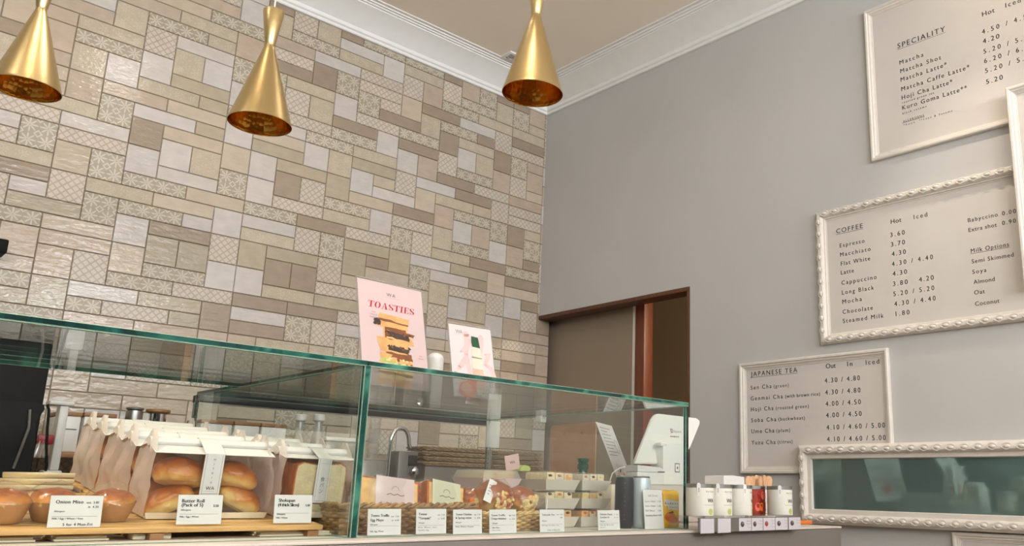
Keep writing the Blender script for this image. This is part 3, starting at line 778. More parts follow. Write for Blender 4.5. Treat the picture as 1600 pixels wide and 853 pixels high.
# ================================================================ pendants
def pendant(loc, label, first=None):
    x, y, z = loc
    t = thing('pendant_lamp', label, 'pendant lamp', (x, y, z), group='brass pendant lamps over the counter')
    g = G()
    R0 = 0.095
    g.lathe((x, y, z), [(R0 - 0.0008, -0.0005), (R0, 0.001), (R0 * 0.98, 0.008)] + [(R0 * 0.98 + (0.0155 - R0 * 0.98) * q / 10, 0.008 + (0.268 - 0.008) * q / 10) for q in range(1, 11)] + [(0.0150, 0.274), (0.0165, 0.281), (0.033, 0.392), (0.0325, 0.394)], M['brass'], 64, cap0=False, uv=True)
    g.build('shade', t, sharp=30)
    g = G()
    g.lathe((x, y, z), [(R0 - 0.0008, -0.0005), (R0 - 0.002, 0.002)] + [(R0 * 0.975 + (0.015 - R0 * 0.975) * q / 12, 0.008 + 0.235 * q / 12) for q in range(0, 13)], M['brass_in'], 64, cap0=False, cap1=True, uv=True)
    g.build('lining', t, sharp=60)
    g = G(); g.lathe((x, y, z), [(0.032, 0.393), (0.012, 0.396), (0.004, 0.4)], M['brass'], 24, cap0=False); g.tube([(x, y, z + 0.396), (x, y, ZC - 0.025)], 0.0028, M['white'], 8)
    g.build('cord', t)
    g = G(); g.lathe((x, y, ZC), [(0.0, -0.03), (0.03, -0.028), (0.045, -0.018), (0.05, -0.0005)], M['white'], 24, cap0=False); g.build('ceiling_rose', t)
    g = G(); g.lathe((x, y, z + 0.15), [(0.004, -0.045), (0.016, -0.038), (0.024, -0.02), (0.024, -0.008), (0.014, 0.016), (0.012, 0.045)], M['bulb'], 20); g.build('bulb', t)
    return t
pendant((0.394, 2.985, 2.318), 'brushed brass cone pendant lamp at the far left of the photo')
pendant((0.940, 2.544, 2.250), 'brushed brass cone pendant lamp, whole with its flared top and white cord')
pendant((1.516, 1.909, 2.352), 'brushed brass cone pendant lamp nearest the grey wall, over the posters')

# ================================================================ counters
CZ = 1.055
t = thing('service_counter', 'cream service counter under the glass display case', 'counter', (0.5, 2.0, 0))
g = G(); g.box(-1.5, 2.522, 1.476, 2.665, CZ - 0.006, CZ, M['laminate'], 0.002); g.build('worktop', t)
g = G(); g.box(-1.5, 2.518, 1.4775, 2.65, 0.0, CZ - 0.0065, M['counter_front'], 0.002); g.build('front_panel', t)
t = thing('back_counter', 'low back counter along the tiled wall behind the display', 'counter', (1.0, 3.8, 0))
g = G(); g.box(-1.5, 3.3, 3.46, 4.09, 0.91, 0.95, M['laminate'], 0.003); g.build('worktop', t)
g = G(); g.box(-1.5, 3.28, 3.50, 4.08, 0.0, 0.909, M['white']); g.build('cabinet', t)

# ================================================================ glass display case
ZT, TK = 1.3974, 0.010
XD, XE, YG, YR, YL = 0.838, 1.832, 1.55, 2.48, 2.165
case = thing('display_case', 'long glass display case with green edges on the counter', 'display case', (0.6, 2.0, CZ))
def pane(name, x0, x1, y0, y1, z0, z1, thin):
    g = G()
    fs = g.box(x0, x1, y0, y1, z0, z1, M['edge'])
    g.mi(M['glass'])
    gi, ai = g.mi(M['glass']), g.mi(M['arris'])
    pair = {'z': (0, 1), 'y': (2, 4), 'x': (3, 5)}[thin]
    for q in pair:
        fs[q].material_index = gi
    es = [e for q in pair for e in fs[q].edges]
    res = bmesh.ops.bevel(g.bm, geom=list(set(es)), offset=0.0008, segments=1, affect='EDGES')
    for fc in res['faces']:
        fc.material_index = ai
    return g.build(name, case)
pane('top_pane', -1.2, XD - 0.001, YG - TK, YL, ZT - TK, ZT, 'z')
pane('top_pane', XD + 0.001, XE, YG - TK, YR, ZT - TK, ZT, 'z')
pane('front_pane', -1.2, XD - 0.007, YG - TK, YG, CZ + 0.0005, ZT - TK - 0.0005, 'y')
pane('front_pane', XD + 0.007, XE, YG - TK, YG, CZ + 0.0005, ZT - TK - 0.0005, 'y')
pane('divider_pane', XD - 0.006, XD + 0.006, YG - TK, YR - 0.012, CZ + 0.0005, ZT - TK - 0.0005, 'x')
pane('end_pane', XE - TK, XE, YG + 0.0005, YR - 0.012, CZ + 0.0005, ZT - TK - 0.0005, 'x')
g = G(); g.box(XD - 0.004, XE + 0.03, YR - 0.010, YR + 0.012, ZT - 0.031, ZT - TK - 0.001, M['rail'], 0.001)
g.box(XD - 0.004, XE + 0.03, YR - 0.012, YR - 0.0102, ZT - 0.033, ZT - 0.029, M['steel']); g.build('rear_rail', case)
for px in (XD - 0.001, XE + 0.022):
    g = G(); g.tube([(px, YR, CZ), (px, YR, ZT - 0.031)], 0.0042, M['chrome'], 12); g.build('post', case)
g = G(); g.box(XE - 0.012, XE + 0.045, YR - 0.02, YR - 0.0122, ZT - 0.105, ZT - 0.012, M['white'], 0.002); g.build('corner_plate', case)
g = G(); g.box(XE - 0.018, XE + 0.006, 2.16, 2.19, ZT - 0.03, ZT - 0.0102, M['white'], 0.002); g.build('glass_clip', case)

# ================================================================ slatted stand on the left and what lies under it
RY0, RSL = 1.625, 0.126
def rz_(y): return 1.076 + (y - RY0) * RSL
RX0, RX1 = -0.7, XD - 0.02
t = thing('slatted_stand', 'sloping stand of pale wooden slats under the breads, left of the glass divider', 'display stand', (0.1, 1.95, CZ))
for k in range(13):
    y = RY0 + k * 0.052
    g = G(Matrix.Translation((0, y, rz_(y))) @ Matrix.Rotation(math.atan(RSL), 4, 'X'))
    g.box(RX0 if k < 8 else 0.50, RX1, 0, 0.044, -0.009, 0.0, M['wood_pale'], 0.0015)
    g.build('slat', t)
for x in (RX0 + 0.02, -0.15, 0.505, RX1 - 0.03):
    g = G()
    yl = 0.65 if x > 0.27 else 0.40
    g.extrude([(x, RY0 + 0.002, CZ), (x, RY0 + yl, CZ), (x, RY0 + yl, rz_(RY0 + yl) - 0.0105), (x, RY0 + 0.002, rz_(RY0 + 0.002) - 0.0105)], (0.022, 0, 0), M['wood_lid'])
    g.build('leg', t)
def flat_tray(xa, xb, y, label):
    g = G()
    g.box(xa, xb, y, y + 0.09, CZ + 0.0006, CZ + 0.004, M['shelf_white'], 0.001)
    g.box(xa + 0.003, xb - 0.003, y + 0.003, y + 0.087, CZ + 0.0045, CZ + 0.0085, M['shelf_white'], 0.001)
    tag(g.build('serving_tray', loc=((xa + xb) / 2, y + 0.045, CZ)), label, 'tray', 'cream trays under the slatted stand')
for a, b, lb in ((at(-60, 845, y=1.66).x, at(52, 845, y=1.66).x, 'flat cream tray under the stand at the far left edge'),
                 (at(80, 845, y=1.66).x, at(166, 845, y=1.66).x, 'flat cream tray under the stand below the onion bun card'),
                 (at(400, 840, y=1.66).x, at(512, 840, y=1.66).x, 'flat cream tray under the stand below the sliced loaf card')):
    flat_tray(a, b, 1.645, lb)
for a, b, lb in ((206, 226, 'left of two small cream blocks under the slatted stand'), (240, 266, 'right of two small cream blocks under the slatted stand')):
    xa, xb = at(a, 840, y=1.65).x, at(b, 840, y=1.65).x
    g = G(); g.box(xa, xb, 1.645, 1.675, CZ + 0.0005, CZ + 0.0105, M['shelf_white'], 0.0015)
    tag(g.build('wooden_block', loc=((xa + xb) / 2, 1.66, CZ)), lb, 'block', 'small blocks under the slatted stand')
# ================================================================ breads on the slatted stand
TILT = Matrix.Rotation(math.atan(RSL), 4, 'X')

def bun(g, c, rad, seed, L=None, mat=None, lift=0.1):
    """a glazed roll: brown crown, pale flanks, slightly lumpy"""
    A = L or I4
    lay = g.bm.verts.layers.float.get('crust') or g.bm.verts.layers.float.new('crust')
    vs = g.ell((0, 0, 0), (1, 1, 1), mat or M['bun'], sub=4)
    inv = g.T.inverted()
    for v in vs:
        p = inv @ v.co
        n = noise.noise(p * 1.7 + Vector((seed, seed * 2, 0))) * 0.10 + noise.noise(p * 4.0 + Vector((seed, 0, seed))) * 0.05 + noise.noise(p * 9 + Vector((0, seed, 0))) * 0.015
        q = p * (1 + n)
        if q.z < -0.55: q.z = -0.55 + (q.z + 0.55) * 0.3
        v[lay] = min(1, max(0, 0.5 + p.z * 0.62 + lift + n * 1.4))
        v.co = g.T @ (Vector(c) + A @ Vector((q.x * rad[0], q.y * rad[1], q.z * rad[2])))

def card_sign(label, corners, lines, name='price_card', y=1.585, thick=0.0012, style='card', group='white price cards in the display'):
    """folded-foot price card: corners = left px, right px, top px, bottom px; lines in (u, v from top) as fractions"""
    xl, xr, yt, yb = corners
    ca, cb = at(xl, yb, y=y), at(xr, yb, y=y)
    w = cb.x - ca.x
    zb = (ca.z + cb.z) / 2
    zt = (at(xl, yt, y=y).z + at(xr, yt, y=y).z) / 2
    h = zt - zb
    base = Vector(((ca.x + cb.x) / 2, y, zb))
    t = thing(name, label, 'price card', base, group=group)
    lean = 0.10
    U, V = Vector((1, 0, 0)), Vector((0, math.sin(lean), math.cos(lean)))
    N = U.cross(V)
    fm = frame_map(Vector((ca.x, y, zb)), U, V)
    g = G()
    P = [fm(0, 0), fm(w, 0), fm(w, h), fm(0, h)]
    g.extrude([tuple(p) for p in P], -N * thick, M['white_card'])
    for s, mat, u, v, cap, wd, al in lines:
        write(g, s, mat, fm, u * w, (1 - v) * h, cap * h * 1.15, (min(0.55, wd * 1.12) if cap > 0.065 else wd) * w if wd and al == 'L' else (wd * w if wd else None), al, bold=(0.022 if cap > 0.065 else 0.012) if mat is M['ink'] else 0, lift=0.0003)
    rule(g, 0.06 * w, 0.92 * w, 0.34 * h, 0.0004, M['grey_ink'], fm, 0.0003)
    g.build('card', t)
    # clear stand behind the card with a small foot
    g = G()
    O = Vector((ca.x, y, zb)) - N * (thick + 0.0004)
    f2 = frame_map(O, U, V)
    P = [f2(-0.0015, 0), f2(w + 0.0015, 0), f2(w + 0.0015, h + 0.0025), f2(-0.0015, h + 0.0025)]
    g.extrude([tuple(p) for p in P], -N * 0.0012, M['acrylic'])
    g.box(ca.x - 0.0015, cb.x + 0.0015, y + 0.0035, y + 0.03, zb - 0.0001, zb + 0.0011, M['acrylic'])
    g.build('card_holder', t)
    return t

def pack(label, x0, x1, y, h1, h2, dp, kind, name, group, ears=True):
    """window-front bread bag on a card tray: standing on the sloping stand"""
    zb = rz_(y) + 0.001
    w = x1 - x0
    t = thing(name, label, 'packed bread', (x0, y, zb), group=group)
    T = Matrix.Translation((x0, y, zb)) @ TILT
    # tray
    g = G(T)
    for q, p in (([(0, 0, 0.002), (w, 0, 0.002), (w, dp, 0.002), (0, dp, 0.002)], 0), ):
        pass
    g.box(0.004, w - 0.004, 0.003, dp - 0.003, 0.0, 0.003, M['shelf_white'], 0.001)
    g.extrude([(0.0, -0.001, 0.012), (0.004, 0.001, 0.0008), (w - 0.004, 0.001, 0.0008), (w, -0.001, 0.012)], (0, 0.0016, 0), M['shelf_white'])
    g.extrude([(0.0, dp - 0.001, 0.012), (0.004, dp - 0.003, 0.0008), (w - 0.004, dp - 0.003, 0.0008), (w, dp - 0.001, 0.012)], (0, 0.0016, 0), M['shelf_white'])
    g.build('tray', t)
    # front and back film
    nx = 10
    def sheet(yf, z0, z1, mat, amp, seed):
        g = G(T)
        rows = [[g.v((w * i / nx, yf + amp * noise.noise(Vector((i * 0.9, j * 0.8, seed))), z0 + (z1 - z0) * j / 5)) for i in range(nx + 1)] for j in range(6)]
        for j in range(5):
            for i in range(nx):
                g.face([rows[j][i], rows[j][i + 1], rows[j + 1][i + 1], rows[j + 1][i]], mat, True)
        g.build('window', t)
    sheet(0.0, 0.010, h1, M['film'], 0.0012, 1.0)
    sheet(dp, 0.010, h1, M['film'], 0.0012, 5.0)
    # paper sides with their folded peaks
    for sx, x in ((-1, 0.0), (1, w)):
        g = G(T)
        pts = []
        n = 15
        for j in range(n):
            v = j / (n - 1)
            half = dp / 2 * (1.02 - 0.82 * max(0, (v * (h2 + 0.013) - h1 * 0.92) / (h2 + 0.013 - h1 * 0.92)) ** 1.0) if v * (h2 + 0.013) > h1 * 0.92 else dp / 2 * 1.02
            z = 0.006 + v * (h2 + 0.013)
            row = []
            for i in range(13):
                u = i / 12 * 2 - 1
                puff = (1 - u * u) * 0.010 * math.sin(math.pi * min(1, v * 1.15)) + 0.009 * noise.noise(Vector((u * 2.6, v * 3.4, x * 9 + y * 5))) + 0.003 * noise.noise(Vector((u * 7, v * 8, x * 9)))
                row.append(g.v((x + sx * (0.002 + puff - 0.010 * v * v), dp / 2 + u * half, z)))
            pts.append(row)
        for a, b in zip(pts, pts[1:]):
            for i in range(12):
                g.face([a[i], a[i + 1], b[i + 1], b[i]], M['bag_paper'], True)
        g.build('side_paper', t)
    # paper top and the roll it is folded into
    g = G(T)
    for ya, yb2 in ((0.0, dp / 2 - 0.008), (dp, dp / 2 + 0.008)):
        A = [g.v((w * i / 8, ya, h1 - 0.001 + 0.0015 * noise.noise(Vector((i, ya * 30, 3))))) for i in range(9)]
        B = [g.v((w * i / 8, yb2, h2 - 0.008)) for i in range(9)]
        for i in range(8):
            g.face([A[i], A[i + 1], B[i + 1], B[i]], M['white_card'], True)
    g.build('top_paper', t)
    g = G(T)
    n = 12
    prof = [(0, dp / 2 + 0.013 * math.cos(2 * math.pi * i / n), h2 - 0.003 + 0.0085 * math.sin(2 * math.pi * i / n)) for i in range(n)]
    g.extrude(prof, (w * 0.985, 0, 0), M['white_card'], smooth=True)
    g.build('rolled_top', t)
    # paper band with its printed border
    g = G(T)
    bw = 0.036 if kind == 'rolls' else 0.030
    bx = w * (0.47 if kind == 'rolls' else 0.53) - bw / 2
    zl = h1 * (0.36 if kind == 'rolls' else 0.26)
    path = [(-0.0032, zl), (-0.0032, h1 + 0.001), (dp / 2 - 0.014, h2 + 0.003), (dp / 2, h2 + 0.0068), (dp / 2 + 0.014, h2 + 0.003)]
    rows = [(g.v((bx, a, b)), g.v((bx + bw, a, b))) for a, b in path]
    for p, q in zip(rows, rows[1:]):
        g.face([p[0], p[1], q[1], q[0]], M['white_card'])
    fmb = lambda u, v, l=0.0: Vector((bx + u, -0.0035 - l, v))
    e = 0.0035
    for a, b, c2, d2 in ((e, zl + e, e + 0.0005, h1), (bw - e - 0.0005, zl + e, bw - e, h1), (e, zl + e, bw - e, zl + e + 0.0005)):
        shape(g, [(a, b), (c2, b), (c2, d2), (a, d2)], M['grey_ink'], fmb)
    if kind == 'rolls':
        for k, chh in enumerate('MITRIA'):
            write(g, chh, M['grey_ink'], fmb, bw / 2, h1 * (0.9 - 0.07 * k), 0.0042, None, 'C')
        write(g, 'WA', M['ink'], fmb, bw / 2, zl + 0.011, 0.0065, None, 'C')
        rule(g, bw * 0.25, bw * 0.75, zl + 0.008, 0.0003, M['grey_ink'], fmb)
    else:
        for k, chh in enumerate('食パン'):
            write(g, chh, M['ink'], fmb, bw / 2, zl + 0.044 - 0.012 * k, 0.007, None, 'C')
        rule(g, bw * 0.25, bw * 0.75, h1 * 0.92, 0.0004, M['grey_ink'], fmb)
    g.build('label', t)
    # what is inside
    if kind == 'rolls':
        R = lambda a, b=0, c3=0: Matrix.Rotation(math.radians(a), 4, 'Y') @ Matrix.Rotation(math.radians(b), 4, 'Z') @ Matrix.Rotation(math.radians(c3), 4, 'X')
        for k, (c, rad, L) in enumerate((((w * 0.21, 0.034, 0.028), (w * 0.21, 0.030, 0.027), R(-24, 8)), ((w * 0.80, 0.036, 0.030), (w * 0.20, 0.030, 0.028), R(28, -6)), ((w * 0.5, 0.072, 0.024), (w * 0.3, 0.028, 0.024), R(0)),
                                      ((w * 0.28, 0.040, 0.077), (w * 0.225, 0.034, 0.032), R(7, 4, -20)), ((w * 0.735, 0.042, 0.072), (w * 0.20, 0.034, 0.030), R(16, -5, -16)))):
            g = G(T)
            bun(g, c, rad, 1.7 * k + 3, L, lift=(-0.10, -0.06, -0.2, 0.2, 0.14)[k])
            g.build('bread_roll', t)
    else:
        sw, shh, n = w * 0.74, h1 * 0.90, 4
        for k in range(n):
            g = G(T)
            yy = 0.006 + k * (dp - 0.016) / n
            th = (dp - 0.016) / n - 0.001
            out = []
            xo = w * 0.16
            for (a, b) in ((0.01, 0.004), (sw - 0.01, 0.004), (sw - 0.002, 0.012), (sw - 0.002, shh * 0.82), (sw - 0.004, shh * 0.94), (sw * 0.86, shh), (sw * 0.7, shh * 0.975), (sw * 0.5, shh * 0.955), (sw * 0.3, shh * 0.97), (sw * 0.14, shh), (0.004, shh * 0.94), (0.002, shh * 0.82), (0.002, 0.012)):
                out.append((xo + a, yy, 0.004 + b))
            g.extrude(out, (0, th, 0), M['crust'], mcap=M['crust'])
            cx, cz = xo + sw / 2, 0.004 + shh / 2
            inn = [(cx + (p[0] - cx) * 0.955, yy - 0.0006, cz + (p[2] - cz) * 0.955) for p in out]
            g.extrude(inn, (0, th + 0.0012, 0), M['bread'])
            g.build('bread_slice', t)
    return t

yA = 1.70
xa, xb = at(224, 812, y=yA).x, at(416, 806, y=yA).x
names = ['front pack of five buttery rolls with a clear window, behind the middle price card', 'second pack of rolls in the left row, just behind the front pack', 'third pack of rolls in the left row, middle of five',
         'fourth pack of rolls in the left row, last but one at the back', 'rearmost pack of rolls in the left row of milky bags']
p0 = None
for k in range(5):
    y = yA + k * 0.107
    if p0 is None:
        p0 = pack(names[0], xa, xb, y, 0.120, 0.138, 0.100, 'rolls', 'bread_roll_pack', 'packs of bread rolls in a row')
    else:
        copy_thing(p0, (xa - 0.004 * (k % 2), y, rz_(y) + 0.001), None, names[k])
xc, xd = at(432, 806, y=yA).x, at(546, 800, y=yA).x
names = ['front pack of thick sliced white loaf beside the green glass divider', 'middle pack of the three sliced loaves beside the glass divider', 'rear pack of the three sliced loaves beside the glass divider']
s0 = None
for k in range(3):
    y = yA + k * 0.107
    if s0 is None:
        s0 = pack(names[0], xc, xd, y, 0.120, 0.132, 0.100, 'loaf', 'sliced_loaf_pack', 'packs of sliced loaf in a row')
    else:
        copy_thing(s0, (xc - 0.004 * k, y, rz_(y) + 0.001), None, names[k])

# miso buns in clear film, front left
def wrapped_bun(label, px, w, y, seed, name='wrapped_bun'):
    c = at(px, 806, y=y)
    zb = rz_(y) + 0.001
    t = thing(name, label, 'wrapped bun', (c.x, y, zb), group='onion buns in clear film')
    T = Matrix.Translation((c.x, y, zb)) @ TILT
    g = G(T)
    n = 44
    rings = [[g.v((rr * (1 + 0.045 * (i % 2)) * math.cos(2 * math.pi * i / n), 0.92 * rr * (1 + 0.045 * (i % 2)) * math.sin(2 * math.pi * i / n), z + (0.0015 if i % 2 else 0) * (z > 0.01))) for i in range(n)] for rr, z in ((0.025, 0.0006), (0.027, 0.003), (0.033, 0.018), (0.0375, 0.032), (0.0365, 0.032), (0.026, 0.005))]
    for q, w2 in zip(rings, rings[1:]):
        for i in range(n):
            g.face([q[i], q[(i + 1) % n], w2[(i + 1) % n], w2[i]], M['muffin_paper'])
    g.face(rings[0][::-1], M['muffin_paper'])
    g.build('paper_case', t)
    g = G(T)
    bun(g, (0, 0, 0.033), (0.036, 0.034, 0.020), seed, lift=-0.02)
    g.build('bun', t)
    g = G(T)
    # pillow of film pinched at both ends
    rows = []
    for i in range(13):
        u = i / 12 * 2 - 1
        s = math.cos(u * math.pi / 2) ** 0.6
        row = []
        for j in range(14):
            a = 2 * math.pi * j / 14
            k = 1 + 0.12 * noise.noise(Vector((i * 0.8, math.cos(a) * 1.6, math.sin(a) * 1.6 + seed)))
            yy = math.cos(a) * (0.012 + 0.040 * s) * k
            zz = max(0.0012, 0.026 + math.sin(a) * (0.008 + 0.032 * s) * k)
            row.append(g.v((u * w / 2, yy, zz)))
        rows.append(row)
    for p, q in zip(rows, rows[1:]):
        for j in range(14):
            g.face([p[j], p[(j + 1) % 14], q[(j + 1) % 14], q[j]], M['film'], True)
    g.build('film_wrap', t)
wrapped_bun('brown bun in clear film at the far left edge of the stand', 2, 0.088, 1.69, 2.0)
wrapped_bun('middle of three film-wrapped onion buns, half behind the left price card', 80, 0.088, 1.70, 8.0)
wrapped_bun('onion bun in a pale paper case, right of the left price card', 170, 0.088, 1.70, 5.0)

# stacked pale boards at the back left, lying on the slope
yb = 2.06
g = G(); g.box(-0.62, 0.485, yb - 0.004, yb + 0.26, CZ + 0.0005, CZ + 0.074, M['wood_lid'], 0.002)
tag(g.build('wooden_riser', loc=(-0.18, yb + 0.13, CZ)), 'brown wooden block carrying the three cream boards', 'riser')
for k, lb in enumerate(('lowest of three cream wooden boards stacked at the back left', 'middle of three cream wooden boards stacked at the back left', 'topmost of three cream wooden boards stacked on a wooden block')):
    z = 0.0 + k * 0.0125
    x0 = at((12, 17, 21)[k], 755, y=yb + 0.02).x
    x1 = 0.48
    T = Matrix.Translation((0, yb, CZ + 0.0745))
    g = G(T)
    n = 10
    out = [(x0 + 0.05 - 0.05 * math.sin(math.pi * i / n), 0.24 * (0.5 - 0.5 * math.cos(math.pi * i / n))) for i in range(n + 1)]
    out = out[::-1] + [(x1, 0.0), (x1, 0.24)]
    cx, cy = (x0 + x1) / 2, 0.12
    rings = []
    for sc, zz in ((0.93, 0.0), (0.985, 0.004), (1.0, 0.0095), (0.995, 0.0118), (0.97, 0.0118)):
        rings.append([g.v((cx + (p[0] - cx) * (1 - (1 - sc) * 0.35), cy + (p[1] - cy) * sc, z + zz)) for p in out])
    for q, w2 in zip(rings, rings[1:]):
        for i in range(len(q)):
            g.face([q[i], q[(i + 1) % len(q)], w2[(i + 1) % len(q)], w2[i]], M['cream_board'], True)
    g.face(rings[0][::-1], M['cream_board']); g.face(rings[-1], M['cream_board'])
    tag(g.build('wooden_board', loc=((x0 + x1) / 2, yb + 0.1, CZ + 0.0745 + z)), lb, 'board', 'wooden boards in a stack')

INK, GRY = M['ink'], M['grey_ink']
card_sign('white price card for onion miso buns at the front left of the stand', (73, 156, 774, 824),
          [('Onion Miso', INK, 0.10, 0.25, 0.09, 0.46, 'L'), ('out  3.80', INK, 0.92, 0.25, 0.06, 0.24, 'R'), ('in  4.30', INK, 0.92, 0.39, 0.06, 0.2, 'R'), ('Allergens', INK, 0.09, 0.52, 0.045, 0.2, 'L'),
           ('Milk / Egg / Wheat / Soya', INK, 0.07, 0.75, 0.05, 0.58, 'L'), ('5 for 4 Mon-Fri', INK, 0.56, 0.95, 0.075, 0.56, 'C')], y=1.632)
card_sign('white price card for packs of five rolls, middle of the slatted stand', (275, 345, 773, 819),
          [('Butter Roll', INK, 0.08, 0.26, 0.10, 0.44, 'L'), ('(Pack of 5)', INK, 0.08, 0.40, 0.10, 0.42, 'L'), ('5.50', INK, 0.91, 0.41, 0.07, 0.12, 'R'), ('Allergens', INK, 0.07, 0.54, 0.05, 0.22, 'L'), ('Milk / Egg / Wheat', INK, 0.06, 0.77, 0.05, 0.42, 'L')], y=1.632)
card_sign('white price card for the sliced loaf beside the green glass divider', (427, 486, 773, 817),
          [('Shokupan', INK, 0.10, 0.25, 0.10, 0.38, 'L'), ('(4 thick Slices)', INK, 0.09, 0.41, 0.10, 0.54, 'L'), ('5.50', INK, 0.94, 0.41, 0.07, 0.12, 'R'), ('Allergens', INK, 0.07, 0.71, 0.05, 0.22, 'L'), ('Milk / Wheat', INK, 0.06, 0.84, 0.05, 0.3, 'L')], y=1.632)
yc = 1.572
card_sign('white price card at the left end of the brown basket, next to the divider', (574, 626, 795, 836),
          [('Tonno Truffle', INK, 0.08, 0.30, 0.085, 0.54, 'L'), ('Egg Mayo', INK, 0.08, 0.47, 0.085, 0.34, 'L'), ('out  7.50', INK, 0.93, 0.32, 0.05, 0.24, 'R'), ('in  8.00', INK, 0.93, 0.47, 0.05, 0.22, 'R'), ('Allergens', INK, 0.07, 0.62, 0.045, 0.22, 'L'), ('Milk, Egg, Wheat', INK, 0.07, 0.88, 0.05, 0.4, 'L')], y=yc)
card_sign('white price card at the middle of the brown basket below the sage sandwich wrapper', (650, 697, 795, 834),
          [('Tonno', INK, 0.07, 0.25, 0.085, 0.24, 'L'), ('"Teriyaki"', INK, 0.07, 0.42, 0.085, 0.36, 'L'), ('out  7.50', INK, 0.94, 0.27, 0.05, 0.24, 'R'), ('in  8.00', INK, 0.94, 0.42, 0.05, 0.22, 'R'), ('Allergens', INK, 0.07, 0.58, 0.045, 0.2, 'L'), ('Milk, Wheat, Soya', INK, 0.07, 0.76, 0.045, 0.6, 'L'), ('Sesame, Egg', INK, 0.07, 0.87, 0.045, 0.34, 'L')], y=yc)
card_sign('white price card for a chicken roll where the brown and straw baskets meet', (708, 753, 796, 834),
          [('Tonno Chicken', INK, 0.08, 0.24, 0.075, 0.54, 'L'), ('& Spring onion', INK, 0.08, 0.38, 0.075, 0.48, 'L'), ('out  7.50', INK, 0.94, 0.24, 0.05, 0.22, 'R'), ('in  8.00', INK, 0.94, 0.38, 0.05, 0.2, 'R'), ('Allergens', INK, 0.08, 0.55, 0.045, 0.2, 'L'), ('Milk, Wheat, Sesame', INK, 0.08, 0.73, 0.05, 0.62, 'L')], y=yc)
card_sign('white price card on the straw basket, below the round brown bun', (765, 807, 796, 833),
          [('Tonno Truffle', INK, 0.06, 0.28, 0.07, 0.46, 'L'), ('Crispy Hummus', INK, 0.06, 0.42, 0.07, 0.56, 'L'), ('out  7.50', INK, 0.94, 0.28, 0.05, 0.22, 'R'), ('in  8.00', INK, 0.94, 0.43, 0.05, 0.2, 'R'), ('Allergens', INK, 0.1, 0.6, 0.045, 0.2, 'L'), ('Milk, Wheat', INK, 0.1, 0.79, 0.045, 0.26, 'L'), ('Sesame', INK, 0.1, 0.89, 0.045, 0.3, 'L')], y=yc)
card_sign('white price card in front of the card boxes, right of the straw basket', (844, 882, 796, 831),
          [('Takoyaki Pan', INK, 0.08, 0.27, 0.07, 0.46, 'L'), ('out  4.50', INK, 0.93, 0.25, 0.05, 0.24, 'R'), ('4.80', INK, 0.93, 0.39, 0.05, 0.1, 'R'), ('Allergens', INK, 0.08, 0.53, 0.045, 0.2, 'L'), ('Milk, Egg, Fish, Wheat, Soya', INK, 0.08, 0.73, 0.04, 0.7, 'L'), ('5 for 4 Mon-Fri', INK, 0.55, 0.95, 0.06, 0.5, 'C')], y=yc)
card_sign('small white price card just left of the black can', (935, 969, 797, 828),
          [('Chicken Katsu', INK, 0.1, 0.25, 0.08, 0.5, 'L'), ('Sandwich', INK, 0.1, 0.4, 0.08, 0.36, 'L'), ('7.80', INK, 0.93, 0.25, 0.05, 0.18, 'R'), ('8.40', INK, 0.93, 0.4, 0.05, 0.18, 'R'), ('Allergens', INK, 0.1, 0.58, 0.05, 0.2, 'L'), ('Milk, Egg, Wheat, Soya', INK, 0.1, 0.76, 0.045, 0.6, 'L'), ('Mustard', INK, 0.1, 0.88, 0.045, 0.2, 'L')], y=yc)
card_sign('tall white drinks price card between the silver can and the yellow carton', (1008, 1038, 765, 826),
          [('Soft Drinks', GRY, 0.5, 0.18, 0.05, 0.5, 'C'), ('Juice 330ml  2.20', INK, 0.08, 0.32, 0.035, 0.8, 'L'), ('Coke 330ml  2.20', INK, 0.08, 0.44, 0.035, 0.8, 'L'), ('Still Water    2.00', INK, 0.08, 0.56, 0.035, 0.8, 'L'), ('Sparkling Water 2.20', INK, 0.08, 0.68, 0.035, 0.8, 'L')], y=yc + 0.012)

